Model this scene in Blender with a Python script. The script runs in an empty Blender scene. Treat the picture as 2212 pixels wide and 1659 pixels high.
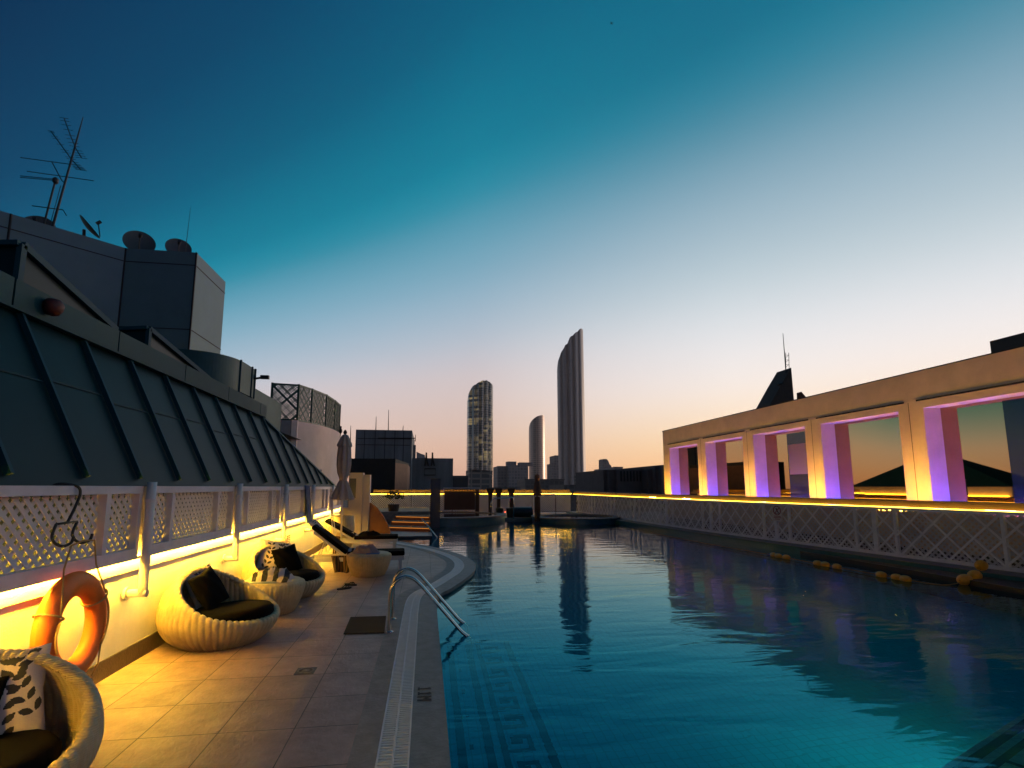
import bpy, bmesh, math, random
from mathutils import Vector, Matrix
rnd = random.Random(7)
SC = bpy.context.scene
COL = SC.collection
R = math.radians

# ------------------------------------------------------------------ camera
FPX, PPX, PPY, EYE = 1120.0, 1090.0, 904.0, 1.75      # measured on a 2212 x 1659 copy of the photograph
PITCH = math.atan(148 / FPX); YAW = math.atan(170 / FPX * math.cos(PITCH))
cd = bpy.data.cameras.new('camera'); cam = bpy.data.objects.new('camera', cd); COL.objects.link(cam)
cam.location = (0, 0, EYE); cam.rotation_euler = (math.pi / 2 + PITCH, 0, -YAW)
cd.sensor_width = 36; cd.lens = FPX / 2212 * 36
cd.shift_x = (1106 - PPX) / 2212; cd.shift_y = (PPY - 829.5) / 2212
cd.clip_start = .05; cd.clip_end = 20000
SC.camera = cam
SC.view_settings.view_transform = 'Standard'; SC.view_settings.look = 'None'
SC.view_settings.exposure = 0; SC.view_settings.gamma = 1
SC.cycles.max_bounces = 8; SC.cycles.transparent_max_bounces = 12
SC.cycles.sample_clamp_indirect = 6; SC.cycles.use_denoising = True
SC.cycles.caustics_reflective = False

_F = Vector((math.sin(YAW) * math.cos(PITCH), math.cos(YAW) * math.cos(PITCH), math.sin(PITCH)))
_R = Vector((math.cos(YAW), -math.sin(YAW), 0)); _U = _R.cross(_F)
def at(x, y, plane, c):
    """the world point a measured picture position has on the plane x=c, y=c or z=c"""
    d = _F + _R * ((x - PPX) / FPX) - _U * ((y - PPY) / FPX)
    i = 'xyz'.index(plane); o = Vector((0, 0, EYE))
    return o + d * ((c - o[i]) / d[i])
def zr(x0, y0, x1, w):
    s = (x1 - x0) / w
    return lambda a, b: ((x0 + a * s) * .70943, (y0 + b * s) * .70943)

# ------------------------------------------------------------------ sky (dusk)
def s2l(c): return tuple((v / 255 / 12.92 if v / 255 <= .04045 else ((v / 255 + .055) / 1.055) ** 2.4) for v in c)
W = bpy.data.worlds.new('World'); SC.world = W; W.use_nodes = True
nt = W.node_tree; nt.nodes.clear(); N = nt.nodes.new; L = nt.links.new
def mth(op, a, b=None, clamp=False):
    n = N('ShaderNodeMath'); n.operation = op; n.use_clamp = clamp
    for i, v in enumerate((a, b)):
        if v is None: continue
        if isinstance(v, (int, float)): n.inputs[i].default_value = v
        else: L(v, n.inputs[i])
    return n.outputs[0]
SUNAZ = R(49)
tc = N('ShaderNodeTexCoord'); nrm = N('ShaderNodeVectorMath'); nrm.operation = 'NORMALIZE'; L(tc.outputs['Generated'], nrm.inputs[0])
sp = N('ShaderNodeSeparateXYZ'); L(nrm.outputs[0], sp.inputs[0])
el = mth('MULTIPLY', mth('ARCSINE', sp.outputs[2]), 180 / math.pi)
hl = mth('MAXIMUM', mth('SQRT', mth('ADD', mth('MULTIPLY', sp.outputs[0], sp.outputs[0]), mth('MULTIPLY', sp.outputs[1], sp.outputs[1]))), 1e-4)
ca = mth('DIVIDE', mth('ADD', mth('MULTIPLY', sp.outputs[0], math.sin(SUNAZ)), mth('MULTIPLY', sp.outputs[1], math.cos(SUNAZ))), hl)
Ea = mth('MAXIMUM', mth('ADD', mth('MULTIPLY', ca, 29.5), 10.3), 8.0)
nn = mth('DIVIDE', mth('MAXIMUM', mth('DIVIDE', el, Ea), 0.0), 3.2, True)
def ramp(stops):
    r = N('ShaderNodeValToRGB'); L(nn, r.inputs[0]); e = r.color_ramp.elements; r.color_ramp.interpolation = 'B_SPLINE'
    while len(e) > 1: e.remove(e[-1])
    for i, (p, c) in enumerate(stops):
        q = e[0] if i == 0 else e.new(p / 3.2)
        q.position = p / 3.2; q.color = (*s2l(c), 1)
    return r.outputs[0]
away = ramp([(0, (200, 156, 138)), (.08, (220, 176, 150)), (.2, (218, 188, 172)), (.39, (212, 200, 203)), (.52, (182, 194, 208)), (.67, (146, 181, 202)),
             (.80, (112, 168, 191)), (.89, (90, 157, 182)), (.98, (36, 143, 168)), (1.10, (2, 132, 160)), (1.45, (0, 92, 127)), (2, (0, 68, 106)), (3.1, (0, 46, 82))])
sunw = ramp([(0, (248, 178, 118)), (.07, (253, 204, 148)), (.16, (253, 224, 188)), (.27, (250, 238, 232)), (.40, (232, 234, 238)), (.53, (196, 212, 220)),
             (.66, (166, 192, 207)), (.80, (120, 163, 184)), (.93, (44, 134, 160)), (1.06, (0, 116, 146)), (1.45, (0, 84, 120)), (3.1, (0, 46, 82))])
mx = N('ShaderNodeMix'); mx.data_type = 'RGBA'; mx.blend_type = 'MIX'
L(mth('MULTIPLY', mth('SUBTRACT', ca, .72), 1 / .24, True), mx.inputs[0]); L(away, mx.inputs[6]); L(sunw, mx.inputs[7])
sky = N('ShaderNodeTexSky'); sky.sky_type = 'NISHITA'; sky.sun_disc = False
sky.sun_elevation = R(1.0); sky.sun_rotation = SUNAZ; sky.air_density = 1.5; sky.ozone_density = 3
b1 = N('ShaderNodeBackground'); L(mx.outputs[2], b1.inputs[0]); L(mth('MULTIPLY', mth('ADD', mth('MULTIPLY', mth('MULTIPLY', mth('ADD', ca, .75), 1 / .7, True), .52), .45), mth('ADD', mth('MULTIPLY', mth('SUBTRACT', 1.0, mth('DIVIDE', el, 24.0), True), .16), 1.0)), b1.inputs[1])
b2 = N('ShaderNodeBackground'); L(sky.outputs[0], b2.inputs[0]); b2.inputs[1].default_value = .004
ads = N('ShaderNodeAddShader'); L(b1.outputs[0], ads.inputs[0]); L(b2.outputs[0], ads.inputs[1])
wo = N('ShaderNodeOutputWorld'); L(ads.outputs[0], wo.inputs[0])
sl = bpy.data.lights.new('sun', 'SUN'); sl.energy = 1.0; sl.angle = R(4); sl.color = (1, .72, .5)
so = bpy.data.objects.new('sun', sl); COL.objects.link(so)
so.rotation_euler = (R(87), 0, math.pi - SUNAZ + 0)      # very low, from beyond the terrace on the bright side
so.location = (30, 30, 20)

# ------------------------------------------------------------------ helpers
class MB:
    def __init__(s): s.v = []; s.f = []; s.m = []
    def add(s, vs, fs, mi=0):
        o = len(s.v); s.v += [tuple(v) for v in vs]; s.f += [tuple(i + o for i in f) for f in fs]; s.m += [mi] * len(fs); return s
    def box(s, x0, x1, y0, y1, z0, z1, mi=0):
        return s.add([(x0, y0, z0), (x1, y0, z0), (x1, y1, z0), (x0, y1, z0), (x0, y0, z1), (x1, y0, z1), (x1, y1, z1), (x0, y1, z1)],
                     [(0, 3, 2, 1), (4, 5, 6, 7), (0, 1, 5, 4), (1, 2, 6, 5), (2, 3, 7, 6), (3, 0, 4, 7)], mi)
    def bar(s, p, q, w, h, side=None, mi=0):
        """a square bar from p to q; w along 'side', h along the other normal"""
        p, q = Vector(p), Vector(q); d = (q - p).normalized()
        sd = Vector(side) if side is not None else (Vector((0, 0, 1)) if abs(d.z) < .9 else Vector((1, 0, 0)))
        sd = (sd - d * sd.dot(d)).normalized(); t = d.cross(sd)
        vs = [b + sd * (a * w / 2) + t * (c * h / 2) for b in (p, q) for a, c in ((-1, -1), (1, -1), (1, 1), (-1, 1))]
        return s.add(vs, [(0, 3, 2, 1), (4, 5, 6, 7), (0, 1, 5, 4), (1, 2, 6, 5), (2, 3, 7, 6), (3, 0, 4, 7)], mi)
    def tube(s, pts, r, n=8, closed=False, mi=0):
        pts = [Vector(p) for p in pts]; k = len(pts); vs = []; up = None
        for i, p in enumerate(pts):
            a = pts[(i - 1) % k] if (closed or i) else p; b = pts[(i + 1) % k] if (closed or i < k - 1) else p
            d = (b - a).normalized()
            if up is None: up = Vector((0, 0, 1)) if abs(d.z) < .9 else Vector((1, 0, 0))
            up = (up - d * up.dot(d)).normalized(); t = d.cross(up)
            rr = r[i] if isinstance(r, (list, tuple)) else r
            for j in range(n):
                an = 2 * math.pi * j / n; vs.append(p + up * (rr * math.cos(an)) + t * (rr * math.sin(an)))
        fs = []
        for i in range(k if closed else k - 1):
            for j in range(n):
                fs.append((i * n + j, i * n + (j + 1) % n, ((i + 1) % k) * n + (j + 1) % n, ((i + 1) % k) * n + j))
        if not closed: fs += [tuple(range(n - 1, -1, -1)), tuple(range((k - 1) * n, k * n))]
        return s.add(vs, fs, mi)
    def lathe(s, prof, n=32, c=(0, 0, 0), rib=0, nrib=0, mi=0):
        vs = []
        for (r, z) in prof:
            for j in range(n):
                a = 2 * math.pi * j / n; rr = r + (rib * abs(math.sin(a * nrib / 2)) if r > .02 else 0)
                vs.append((c[0] + rr * math.cos(a), c[1] + rr * math.sin(a), c[2] + z))
        fs = [(i * n + j, i * n + (j + 1) % n, (i + 1) * n + (j + 1) % n, (i + 1) * n + j) for i in range(len(prof) - 1) for j in range(n)]
        fs += [tuple(range(n - 1, -1, -1)), tuple(range((len(prof) - 1) * n, len(prof) * n))]
        return s.add(vs, fs, mi)
    def prism(s, poly, z0, z1, mi=0):
        n = len(poly); tz = z1 if isinstance(z1, (list, tuple)) else [z1] * n
        vs = [(p[0], p[1], z0) for p in poly] + [(p[0], p[1], tz[i]) for i, p in enumerate(poly)]
        return s.add(vs, [tuple(range(n - 1, -1, -1)), tuple(range(n, 2 * n))] + [(i, (i + 1) % n, (i + 1) % n + n, i + n) for i in range(n)], mi)
    def slab(s, poly3, off, mi=0):
        """a flat polygon in space given thickness along the vector off"""
        n = len(poly3); o = Vector(off); vs = [Vector(p) for p in poly3] + [Vector(p) + o for p in poly3]
        return s.add(vs, [tuple(range(n - 1, -1, -1)), tuple(range(n, 2 * n))] + [(i, (i + 1) % n, (i + 1) % n + n, i + n) for i in range(n)], mi)
    def grid(s, fn, nu, nv, cu=False, mi=0):
        vs = [fn(i / nu, j / nv) for j in range(nv + 1) for i in range(nu if cu else nu + 1)]
        w = nu if cu else nu + 1
        fs = [(j * w + i, j * w + (i + 1) % w, (j + 1) * w + (i + 1) % w, (j + 1) * w + i) for j in range(nv) for i in range(nu)]
        return s.add(vs, fs, mi)
    def build(s, name, mat, parent=None, smooth=False, world=True, bevel=0, normals=True):
        me = bpy.data.meshes.new(name); vs = s.v
        if parent is not None and world:
            inv = ROOTM[parent.name].inverted(); vs = [inv @ Vector(v) for v in vs]
        me.from_pydata([tuple(v) for v in vs], [], s.f)
        for m in (mat if isinstance(mat, (list, tuple)) else [mat]): me.materials.append(m)
        if any(s.m): me.polygons.foreach_set('material_index', s.m)
        if normals:
            bm = bmesh.new(); bm.from_mesh(me); bmesh.ops.recalc_face_normals(bm, faces=bm.faces)
            if bevel: bmesh.ops.bevel(bm, geom=bm.edges[:], offset=bevel, segments=2, affect='EDGES', profile=.6)
            bm.to_mesh(me); bm.free()
        o = bpy.data.objects.new(name, me); COL.objects.link(o)
        if smooth: me.polygons.foreach_set('use_smooth', [True] * len(me.polygons))
        if parent is not None:
            o.parent = parent; ROOTM[o.name] = ROOTM[parent.name]
        else: ROOTM[o.name] = Matrix.Identity(4)
        return o
ROOTM = {}
def autosmooth(o, ang=40):
    me = o.data; bm = bmesh.new(); bm.from_mesh(me)
    for f in bm.faces: f.smooth = True
    for e in bm.edges:
        if len(e.link_faces) == 2 and e.calc_face_angle(0) > R(ang): e.smooth = False
    bm.to_mesh(me); bm.free(); return o
def tag(o, label, cat, group=None):
    o['label'] = label; o['category'] = cat
    if group: o['group'] = group
    return o
def thing(name, label, cat, loc=(0, 0, 0), rz=0, group=None):
    o = bpy.data.objects.new(name, None); COL.objects.link(o); o.location = loc; o.rotation_euler = (0, 0, rz)
    ROOTM[o.name] = Matrix.Translation(loc) @ Matrix.Rotation(rz, 4, 'Z')
    o.empty_display_size = .1
    return tag(o, label, cat, group)
def struct(name, mb, mat, **k):
    o = mb.build(name, mat, **k); o['kind'] = 'structure'; return o
def dup(root, loc, rz, label, group=None, scale=None):
    def cp(o, par):
        c = o.copy(); COL.objects.link(c)
        if par is not None: c.parent = par
        for ch in list(o.children): cp(ch, c)
        return c
    r = cp(root, None); r.location = loc; r.rotation_euler = (0, 0, rz); r['label'] = label
    if scale: r.scale = scale
    if group: r['group'] = group
    return r

# ------------------------------------------------------------------ materials
def mat(name, col, rough=.6, metal=0, var=0, vs=6, bump=0, bs=40, col2=None, spec=None, emit=None, es=0, stretch=None, coord='Object'):
    m = bpy.data.materials.new(name); m.use_nodes = True; t = m.node_tree; b = t.nodes['Principled BSDF']
    b.inputs['Base Color'].default_value = (*col, 1); b.inputs['Roughness'].default_value = rough; b.inputs['Metallic'].default_value = metal
    if spec is not None: b.inputs['Specular IOR Level'].default_value = spec
    if emit: b.inputs['Emission Color'].default_value = (*emit, 1); b.inputs['Emission Strength'].default_value = es
    if var or bump:
        tc = t.nodes.new('ShaderNodeTexCoord'); mp = t.nodes.new('ShaderNodeMapping'); t.links.new(tc.outputs[coord], mp.inputs[0])
        if stretch: mp.inputs['Scale'].default_value = stretch
    if var:
        n = t.nodes.new('ShaderNodeTexNoise'); n.inputs['Scale'].default_value = vs; n.inputs['Detail'].default_value = 6; n.inputs['Roughness'].default_value = .65
        t.links.new(mp.outputs[0], n.inputs['Vector'])
        r = t.nodes.new('ShaderNodeValToRGB'); t.links.new(n.outputs['Fac'], r.inputs[0])
        c2 = col2 if col2 else tuple(c * (1 - var) for c in col); c1 = tuple(min(1, c * (1 + var * .5)) for c in col) if not col2 else col
        r.color_ramp.elements[0].position = .3; r.color_ramp.elements[0].color = (*c2, 1); r.color_ramp.elements[1].position = .72; r.color_ramp.elements[1].color = (*c1, 1)
        t.links.new(r.outputs[0], b.inputs['Base Color'])
    if bump:
        n2 = t.nodes.new('ShaderNodeTexNoise'); n2.inputs['Scale'].default_value = bs; n2.inputs['Detail'].default_value = 4
        t.links.new(mp.outputs[0], n2.inputs['Vector'])
        bp = t.nodes.new('ShaderNodeBump'); bp.inputs['Strength'].default_value = bump; bp.inputs['Distance'].default_value = .02
        t.links.new(n2.outputs['Fac'], bp.inputs['Height']); t.links.new(bp.outputs[0], b.inputs['Normal'])
    return m
def emis(name, col, st):
    m = bpy.data.materials.new(name); m.use_nodes = True; t = m.node_tree; t.nodes.clear()
    e = t.nodes.new('ShaderNodeEmission'); e.inputs[0].default_value = (*col, 1); e.inputs[1].default_value = st
    o = t.nodes.new('ShaderNodeOutputMaterial'); t.links.new(e.outputs[0], o.inputs[0]); return m
M = {}
M['plaster'] = mat('plaster', (.80, .73, .66), .85, var=.14, vs=3, bump=.25, bs=60)
M['plaster_r'] = mat('plaster_pool_house', (.68, .52, .40), .85, var=.16, vs=1.2, bump=.25, bs=30)
M['white'] = mat('white_paint', (.66, .61, .62), .55, var=.1, vs=5)
M['lattice'] = mat('lattice_paint', (.62, .55, .59), .6, var=.14, vs=4)
M['lattice_r'] = mat('lattice_paint_pool', (.80, .80, .86), .6, var=.14, vs=4)
M['lattice_shade'] = mat('lattice_paint_shaded', (.60, .60, .66), .7, var=.2, vs=4)  # pool lattice paint darkened: shade on the rear layer put into its colour
M['fencetop'] = mat('ledge_paint', (.26, .16, .08), .8, var=.2, vs=3)
M['skirt'] = mat('skirting_tile', (.10, .075, .055), .5, var=.3, vs=10, bump=.3, bs=50)
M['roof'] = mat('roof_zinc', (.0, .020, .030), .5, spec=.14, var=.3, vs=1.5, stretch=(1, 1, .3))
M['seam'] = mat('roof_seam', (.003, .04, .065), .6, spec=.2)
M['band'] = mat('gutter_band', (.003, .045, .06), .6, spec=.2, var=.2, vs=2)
M['block'] = mat('block_panel', (.08, .15, .175), .7, var=.12, vs=1.5)
M['dark'] = mat('dark_void', (.012, .014, .017), .8)
M['duct'] = mat('duct_metal', (.012, .06, .075), .6, spec=.25, var=.25, vs=2)
M['green'] = mat('green_trellis', (.006, .05, .052), .6, var=.2)
M['pink'] = mat('pale_render', (.50, .42, .42), .85, var=.16, vs=1.2, bump=.15, bs=20)
M['steel'] = mat('polished_steel', (.62, .6, .58), .16, metal=1)
M['iron'] = mat('black_iron', (.02, .02, .022), .5, metal=.4)
M['ant'] = mat('aerial_metal', (.03, .035, .04), .5, metal=.5)
M['dish'] = mat('dish_paint', (.07, .075, .08), .6)
M['black'] = mat('black_cushion', (.0022, .0022, .0032), .9, spec=.05, var=.3, vs=30, bump=.15, bs=150)
M['rubber'] = mat('rubber_mat', (.012, .013, .014), .85, spec=.15, bump=.4, bs=200)
M['ring'] = mat('orange_buoy', (.78, .17, .015), .55, var=.12, vs=8, bump=.1, bs=80)
M['rope'] = mat('rope', (.42, .26, .10), .9, bump=.6, bs=150)
M['buoy'] = mat('float_orange', (.85, .38, .02), .45, var=.15, vs=20)
M['canvas'] = mat('umbrella_canvas', (.44, .36, .33), .9, var=.12, vs=6, bump=.25, bs=25)
M['canvas2'] = mat('brown_canvas', (.16, .08, .06), .9, var=.2, vs=6)
M['stone'] = mat('coping_stone', (.17, .17, .18), .55, var=.35, vs=7, bump=.3, bs=35)
M['coping'] = mat('coping_pink', (.27, .23, .215), .65, var=.3, vs=8, bump=.35, bs=40)
M['grate'] = mat('grating_plastic', (.72, .66, .66), .5, var=.12, vs=9)
M['channel'] = mat('channel_dark', (.01, .03, .045), .6)
M['navy'] = mat('navy_tile', (.006, .012, .035), .3)
M['pilltile'] = mat('pillar_tile', (.012, .022, .06), .35)
M['print'] = mat('print_ink', (.012, .012, .016), .7)
M['cloth_w'] = mat('pillow_cloth', (.58, .47, .46), .9, bump=.2, bs=60)
M['towel_b'] = mat('towel_blue', (.09, .16, .36), .95, var=.3, vs=7, bump=.5, bs=90)
M['towel_p'] = mat('towel_pink', (.30, .21, .22), .95, var=.2, vs=15, bump=.5, bs=120)
M['tower'] = None
M['concrete'] = mat('concrete', (.16, .155, .16), .85, var=.2, vs=1)
M['brown'] = mat('brown_wall', (.11, .045, .03), .8, var=.3, vs=2)
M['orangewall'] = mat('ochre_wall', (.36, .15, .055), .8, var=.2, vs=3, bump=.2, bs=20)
M['bamboo'] = mat('bamboo_screen', (.11, .05, .035), .75, var=.35, vs=10, stretch=(6, 6, .6))
M['leaf'] = mat('leaf', (.03, .06, .03), .7, var=.4, vs=5)
M['wood'] = mat('dark_wood', (.07, .035, .022), .7, var=.3, vs=6)
M['cityground'] = mat('city_ground', (.05, .05, .055), .95, var=.3, vs=.02)
LEDC = (1.0, .565, .035)
M['led'] = emis('led_warm', LEDC, 480)
M['led_far'] = emis('led_warm_far', LEDC, 18)
M['led_blue'] = emis('led_blue', (.02, .05, 1.0), 130)
M['pink_fill'] = emis('pink_fill', (1.0, .2, .66), 55)  # added fill glow for the window reveals, no lamp of the house
M['red'] = mat('red_lens', (.06, .006, .006), .6)

def wicker(name, col):
    m = mat(name, col, .6, var=.22, vs=9); t = m.node_tree; b = t.nodes['Principled BSDF']
    tc = t.nodes.new('ShaderNodeTexCoord'); w = t.nodes.new('ShaderNodeTexWave'); w.wave_type = 'BANDS'; w.bands_direction = 'Z'
    w.inputs['Scale'].default_value = 26; w.inputs['Distortion'].default_value = 1.2; w.inputs['Detail'].default_value = 1
    t.links.new(tc.outputs['Object'], w.inputs['Vector'])
    bp = t.nodes.new('ShaderNodeBump'); bp.inputs['Strength'].default_value = .5; bp.inputs['Distance'].default_value = .006
    t.links.new(w.outputs['Fac'], bp.inputs['Height']); t.links.new(bp.outputs[0], b.inputs['Normal'])
    return m
M['wicker'] = wicker('wicker', (.58, .44, .26))

def deck_mat():
    m = mat('deck_tile', (.28, .21, .17), .5); t = m.node_tree; b = t.nodes['Principled BSDF']
    tc = t.nodes.new('ShaderNodeTexCoord'); mp = t.nodes.new('ShaderNodeMapping'); mp.inputs['Location'].default_value = (2.49 + 5.25, -4.24 + 5.65, 0)
    t.links.new(tc.outputs['Object'], mp.inputs[0])
    br = t.nodes.new('ShaderNodeTexBrick'); br.offset = 0; br.inputs['Scale'].default_value = 1; br.inputs['Brick Width'].default_value = .525; br.inputs['Row Height'].default_value = .565
    br.inputs['Mortar Size'].default_value = .0045; br.inputs['Mortar Smooth'].default_value = .3; br.inputs['Bias'].default_value = 0
    br.inputs['Color1'].default_value = (.42, .29, .26, 1); br.inputs['Color2'].default_value = (.31, .22, .20, 1); br.inputs['Mortar'].default_value = (.03, .022, .02, 1)
    t.links.new(mp.outputs[0], br.inputs['Vector'])
    n = t.nodes.new('ShaderNodeTexNoise'); n.inputs['Scale'].default_value = 3.5; n.inputs['Detail'].default_value = 8; n.inputs['Roughness'].default_value = .7; t.links.new(tc.outputs['Object'], n.inputs['Vector'])
    r = t.nodes.new('ShaderNodeValToRGB'); r.color_ramp.elements[0].position = .32; r.color_ramp.elements[0].color = (.62, .58, .6, 1); r.color_ramp.elements[1].position = .7; r.color_ramp.elements[1].color = (1.12, 1.08, 1.05, 1)
    t.links.new(n.outputs['Fac'], r.inputs[0])
    mu = t.nodes.new('ShaderNodeMix'); mu.data_type = 'RGBA'; mu.blend_type = 'MULTIPLY'; mu.inputs[0].default_value = 1
    t.links.new(br.outputs['Color'], mu.inputs[6]); t.links.new(r.outputs[0], mu.inputs[7]); t.links.new(mu.outputs[2], b.inputs['Base Color'])
    n2 = t.nodes.new('ShaderNodeTexNoise'); n2.inputs['Scale'].default_value = 22; n2.inputs['Detail'].default_value = 8; n2.inputs['Distortion'].default_value = .8
    m2 = t.nodes.new('ShaderNodeMapping'); m2.inputs['Scale'].default_value = (1, .55, 1); t.links.new(tc.outputs['Object'], m2.inputs[0]); t.links.new(m2.outputs[0], n2.inputs['Vector'])
    ad = t.nodes.new('ShaderNodeMath'); ad.operation = 'SUBTRACT'; t.links.new(n2.outputs['Fac'], ad.inputs[0]); t.links.new(br.outputs['Fac'], ad.inputs[1])
    bp = t.nodes.new('ShaderNodeBump'); bp.inputs['Strength'].default_value = .55; bp.inputs['Distance'].default_value = .012
    t.links.new(ad.outputs[0], bp.inputs['Height']); t.links.new(bp.outputs[0], b.inputs['Normal'])
    return m
M['deck'] = deck_mat()

def water_mat():
    m = bpy.data.materials.new('pool_water'); m.use_nodes = True; t = m.node_tree; t.nodes.clear(); n = t.nodes.new; l = t.links.new
    tc = n('ShaderNodeTexCoord')
    mp = n('ShaderNodeMapping'); mp.inputs['Scale'].default_value = (.55, 1.5, 1); mp.inputs['Rotation'].default_value = (0, 0, R(-9)); l(tc.outputs['Object'], mp.inputs[0])
    a = n('ShaderNodeTexNoise'); a.inputs['Scale'].default_value = 1.5; a.inputs['Detail'].default_value = 3; a.inputs['Roughness'].default_value = .45; a.inputs['Distortion'].default_value = .6; l(mp.outputs[0], a.inputs['Vector'])
    c = n('ShaderNodeTexNoise'); c.inputs['Scale'].default_value = 7; c.inputs['Detail'].default_value = 2; c.inputs['Roughness'].default_value = .5; l(mp.outputs[0], c.inputs['Vector'])
    pt = n('ShaderNodeTexNoise'); pt.inputs['Scale'].default_value = .35; l(tc.outputs['Object'], pt.inputs['Vector'])
    pr = n('ShaderNodeMapRange'); pr.inputs[1].default_value = .4; pr.inputs[2].default_value = .65; pr.inputs[3].default_value = .03; pr.inputs[4].default_value = .2; l(pt.outputs['Fac'], pr.inputs[0])
    mu = n('ShaderNodeMath'); mu.operation = 'MULTIPLY'; l(c.outputs['Fac'], mu.inputs[0]); l(pr.outputs[0], mu.inputs[1])
    ad = n('ShaderNodeMath'); ad.operation = 'ADD'; l(a.outputs['Fac'], ad.inputs[0]); l(mu.outputs[0], ad.inputs[1])
    bp = n('ShaderNodeBump'); bp.inputs['Strength'].default_value = .26; bp.inputs['Distance'].default_value = .05; l(ad.outputs[0], bp.inputs['Height'])
    rf = n('ShaderNodeBsdfRefraction'); rf.inputs[0].default_value = (.5, .93, .96, 1); rf.inputs['Roughness'].default_value = 0; rf.inputs['IOR'].default_value = 1.12; l(bp.outputs[0], rf.inputs['Normal'])
    gl = n('ShaderNodeBsdfGlossy'); gl.inputs['Roughness'].default_value = .03; l(bp.outputs[0], gl.inputs['Normal'])
    fr = n('ShaderNodeFresnel'); fr.inputs[0].default_value = 1.33; l(bp.outputs[0], fr.inputs['Normal'])
    fl = n('ShaderNodeFresnel'); fl.inputs[0].default_value = 1.33
    cr = n('ShaderNodeValToRGB'); l(fl.outputs[0], cr.inputs[0]); e = cr.color_ramp.elements; e[0].position = .06; e[0].color = (.02, .62, .95, 1); e[1].position = .55; e[1].color = (.92, .92, .96, 1)
    for p_, c_ in ((.18, (.08, .72, .95, 1)), (.32, (.40, .86, .96, 1))): q_ = e.new(p_); q_.color = c_
    l(cr.outputs[0], gl.inputs[0])
    ms = n('ShaderNodeMixShader'); l(fr.outputs[0], ms.inputs[0]); l(rf.outputs[0], ms.inputs[1]); l(gl.outputs[0], ms.inputs[2])
    o = n('ShaderNodeOutputMaterial'); l(ms.outputs[0], o.inputs[0]); return m
M['water'] = water_mat()
def tile_mat(name, c1, c2, w=.1, h=.1, rough=.3):
    m = mat(name, c1, rough); t = m.node_tree; b = t.nodes['Principled BSDF']; tc = t.nodes.new('ShaderNodeTexCoord')
    br = t.nodes.new('ShaderNodeTexBrick'); br.offset = 0; br.inputs['Scale'].default_value = 1; br.inputs['Brick Width'].default_value = w; br.inputs['Row Height'].default_value = h; br.inputs['Mortar Size'].default_value = .006
    br.inputs['Color1'].default_value = (*c1, 1); br.inputs['Color2'].default_value = (*c2, 1); br.inputs['Mortar'].default_value = (c1[0] * .7, c1[1] * .7, c1[2] * .7, 1)
    t.links.new(tc.outputs['Object'], br.inputs['Vector']); t.links.new(br.outputs['Color'], b.inputs['Base Color']); return m
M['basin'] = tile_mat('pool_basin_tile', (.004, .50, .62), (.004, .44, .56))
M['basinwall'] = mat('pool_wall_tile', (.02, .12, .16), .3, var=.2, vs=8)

def facade(name, base, dark, floor_h, bay, rough=.35, metal=.3, lit=0, litcol=(1, .7, .3), lits=.6):
    """a curtain wall: floors and bays from a brick pattern on object coordinates laid round the plan"""
    m = mat(name, base, rough, metal); t = m.node_tree; b = t.nodes['Principled BSDF']; n = t.nodes.new; l = t.links.new
    tc = n('ShaderNodeTexCoord'); s = n('ShaderNodeSeparateXYZ'); l(tc.outputs['Object'], s.inputs[0])
    ad = n('ShaderNodeMath'); ad.operation = 'ADD'; l(s.outputs[0], ad.inputs[0]); l(s.outputs[1], ad.inputs[1])
    cb = n('ShaderNodeCombineXYZ'); l(ad.outputs[0], cb.inputs[0]); l(s.outputs[2], cb.inputs[1])
    br = n('ShaderNodeTexBrick'); br.offset = 0; br.inputs['Scale'].default_value = 1; br.inputs['Brick Width'].default_value = bay; br.inputs['Row Height'].default_value = floor_h; br.inputs['Mortar Size'].default_value = floor_h * .16
    br.inputs['Color1'].default_value = (*dark, 1); br.inputs['Color2'].default_value = (*[d * 1.6 for d in dark], 1); br.inputs['Mortar'].default_value = (*base, 1)
    l(cb.outputs[0], br.inputs['Vector']); l(br.outputs['Color'], b.inputs['Base Color'])
    if lit:
        wn = n('ShaderNodeTexBrick'); wn.offset = 0; wn.inputs['Scale'].default_value = 1; wn.inputs['Brick Width'].default_value = bay; wn.inputs['Row Height'].default_value = floor_h; wn.inputs['Mortar Size'].default_value = floor_h * .16; wn.inputs['Bias'].default_value = lit
        wn.inputs['Color1'].default_value = (0, 0, 0, 1); wn.inputs['Color2'].default_value = (1, 1, 1, 1); wn.inputs['Mortar'].default_value = (0, 0, 0, 1); l(cb.outputs[0], wn.inputs['Vector'])
        rp = n('ShaderNodeValToRGB'); rp.color_ramp.elements[0].position = .5; rp.color_ramp.elements[1].position = .9; l(wn.outputs['Color'], rp.inputs[0])
        ns = n('ShaderNodeTexNoise'); ns.inputs['Scale'].default_value = .035; l(tc.outputs['Object'], ns.inputs['Vector'])
        nr = n('ShaderNodeMapRange'); nr.inputs[1].default_value = .42; nr.inputs[2].default_value = .62; l(ns.outputs['Fac'], nr.inputs[0])
        mm = n('ShaderNodeMath'); mm.operation = 'MULTIPLY'; l(rp.outputs[0], mm.inputs[0]); l(nr.outputs[0], mm.inputs[1])
        m3 = n('ShaderNodeMath'); m3.operation = 'MULTIPLY'; l(mm.outputs[0], m3.inputs[0]); m3.inputs[1].default_value = lits
        b.inputs['Emission Color'].default_value = (*litcol, 1); l(m3.outputs[0], b.inputs['Emission Strength'])
    return m

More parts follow.
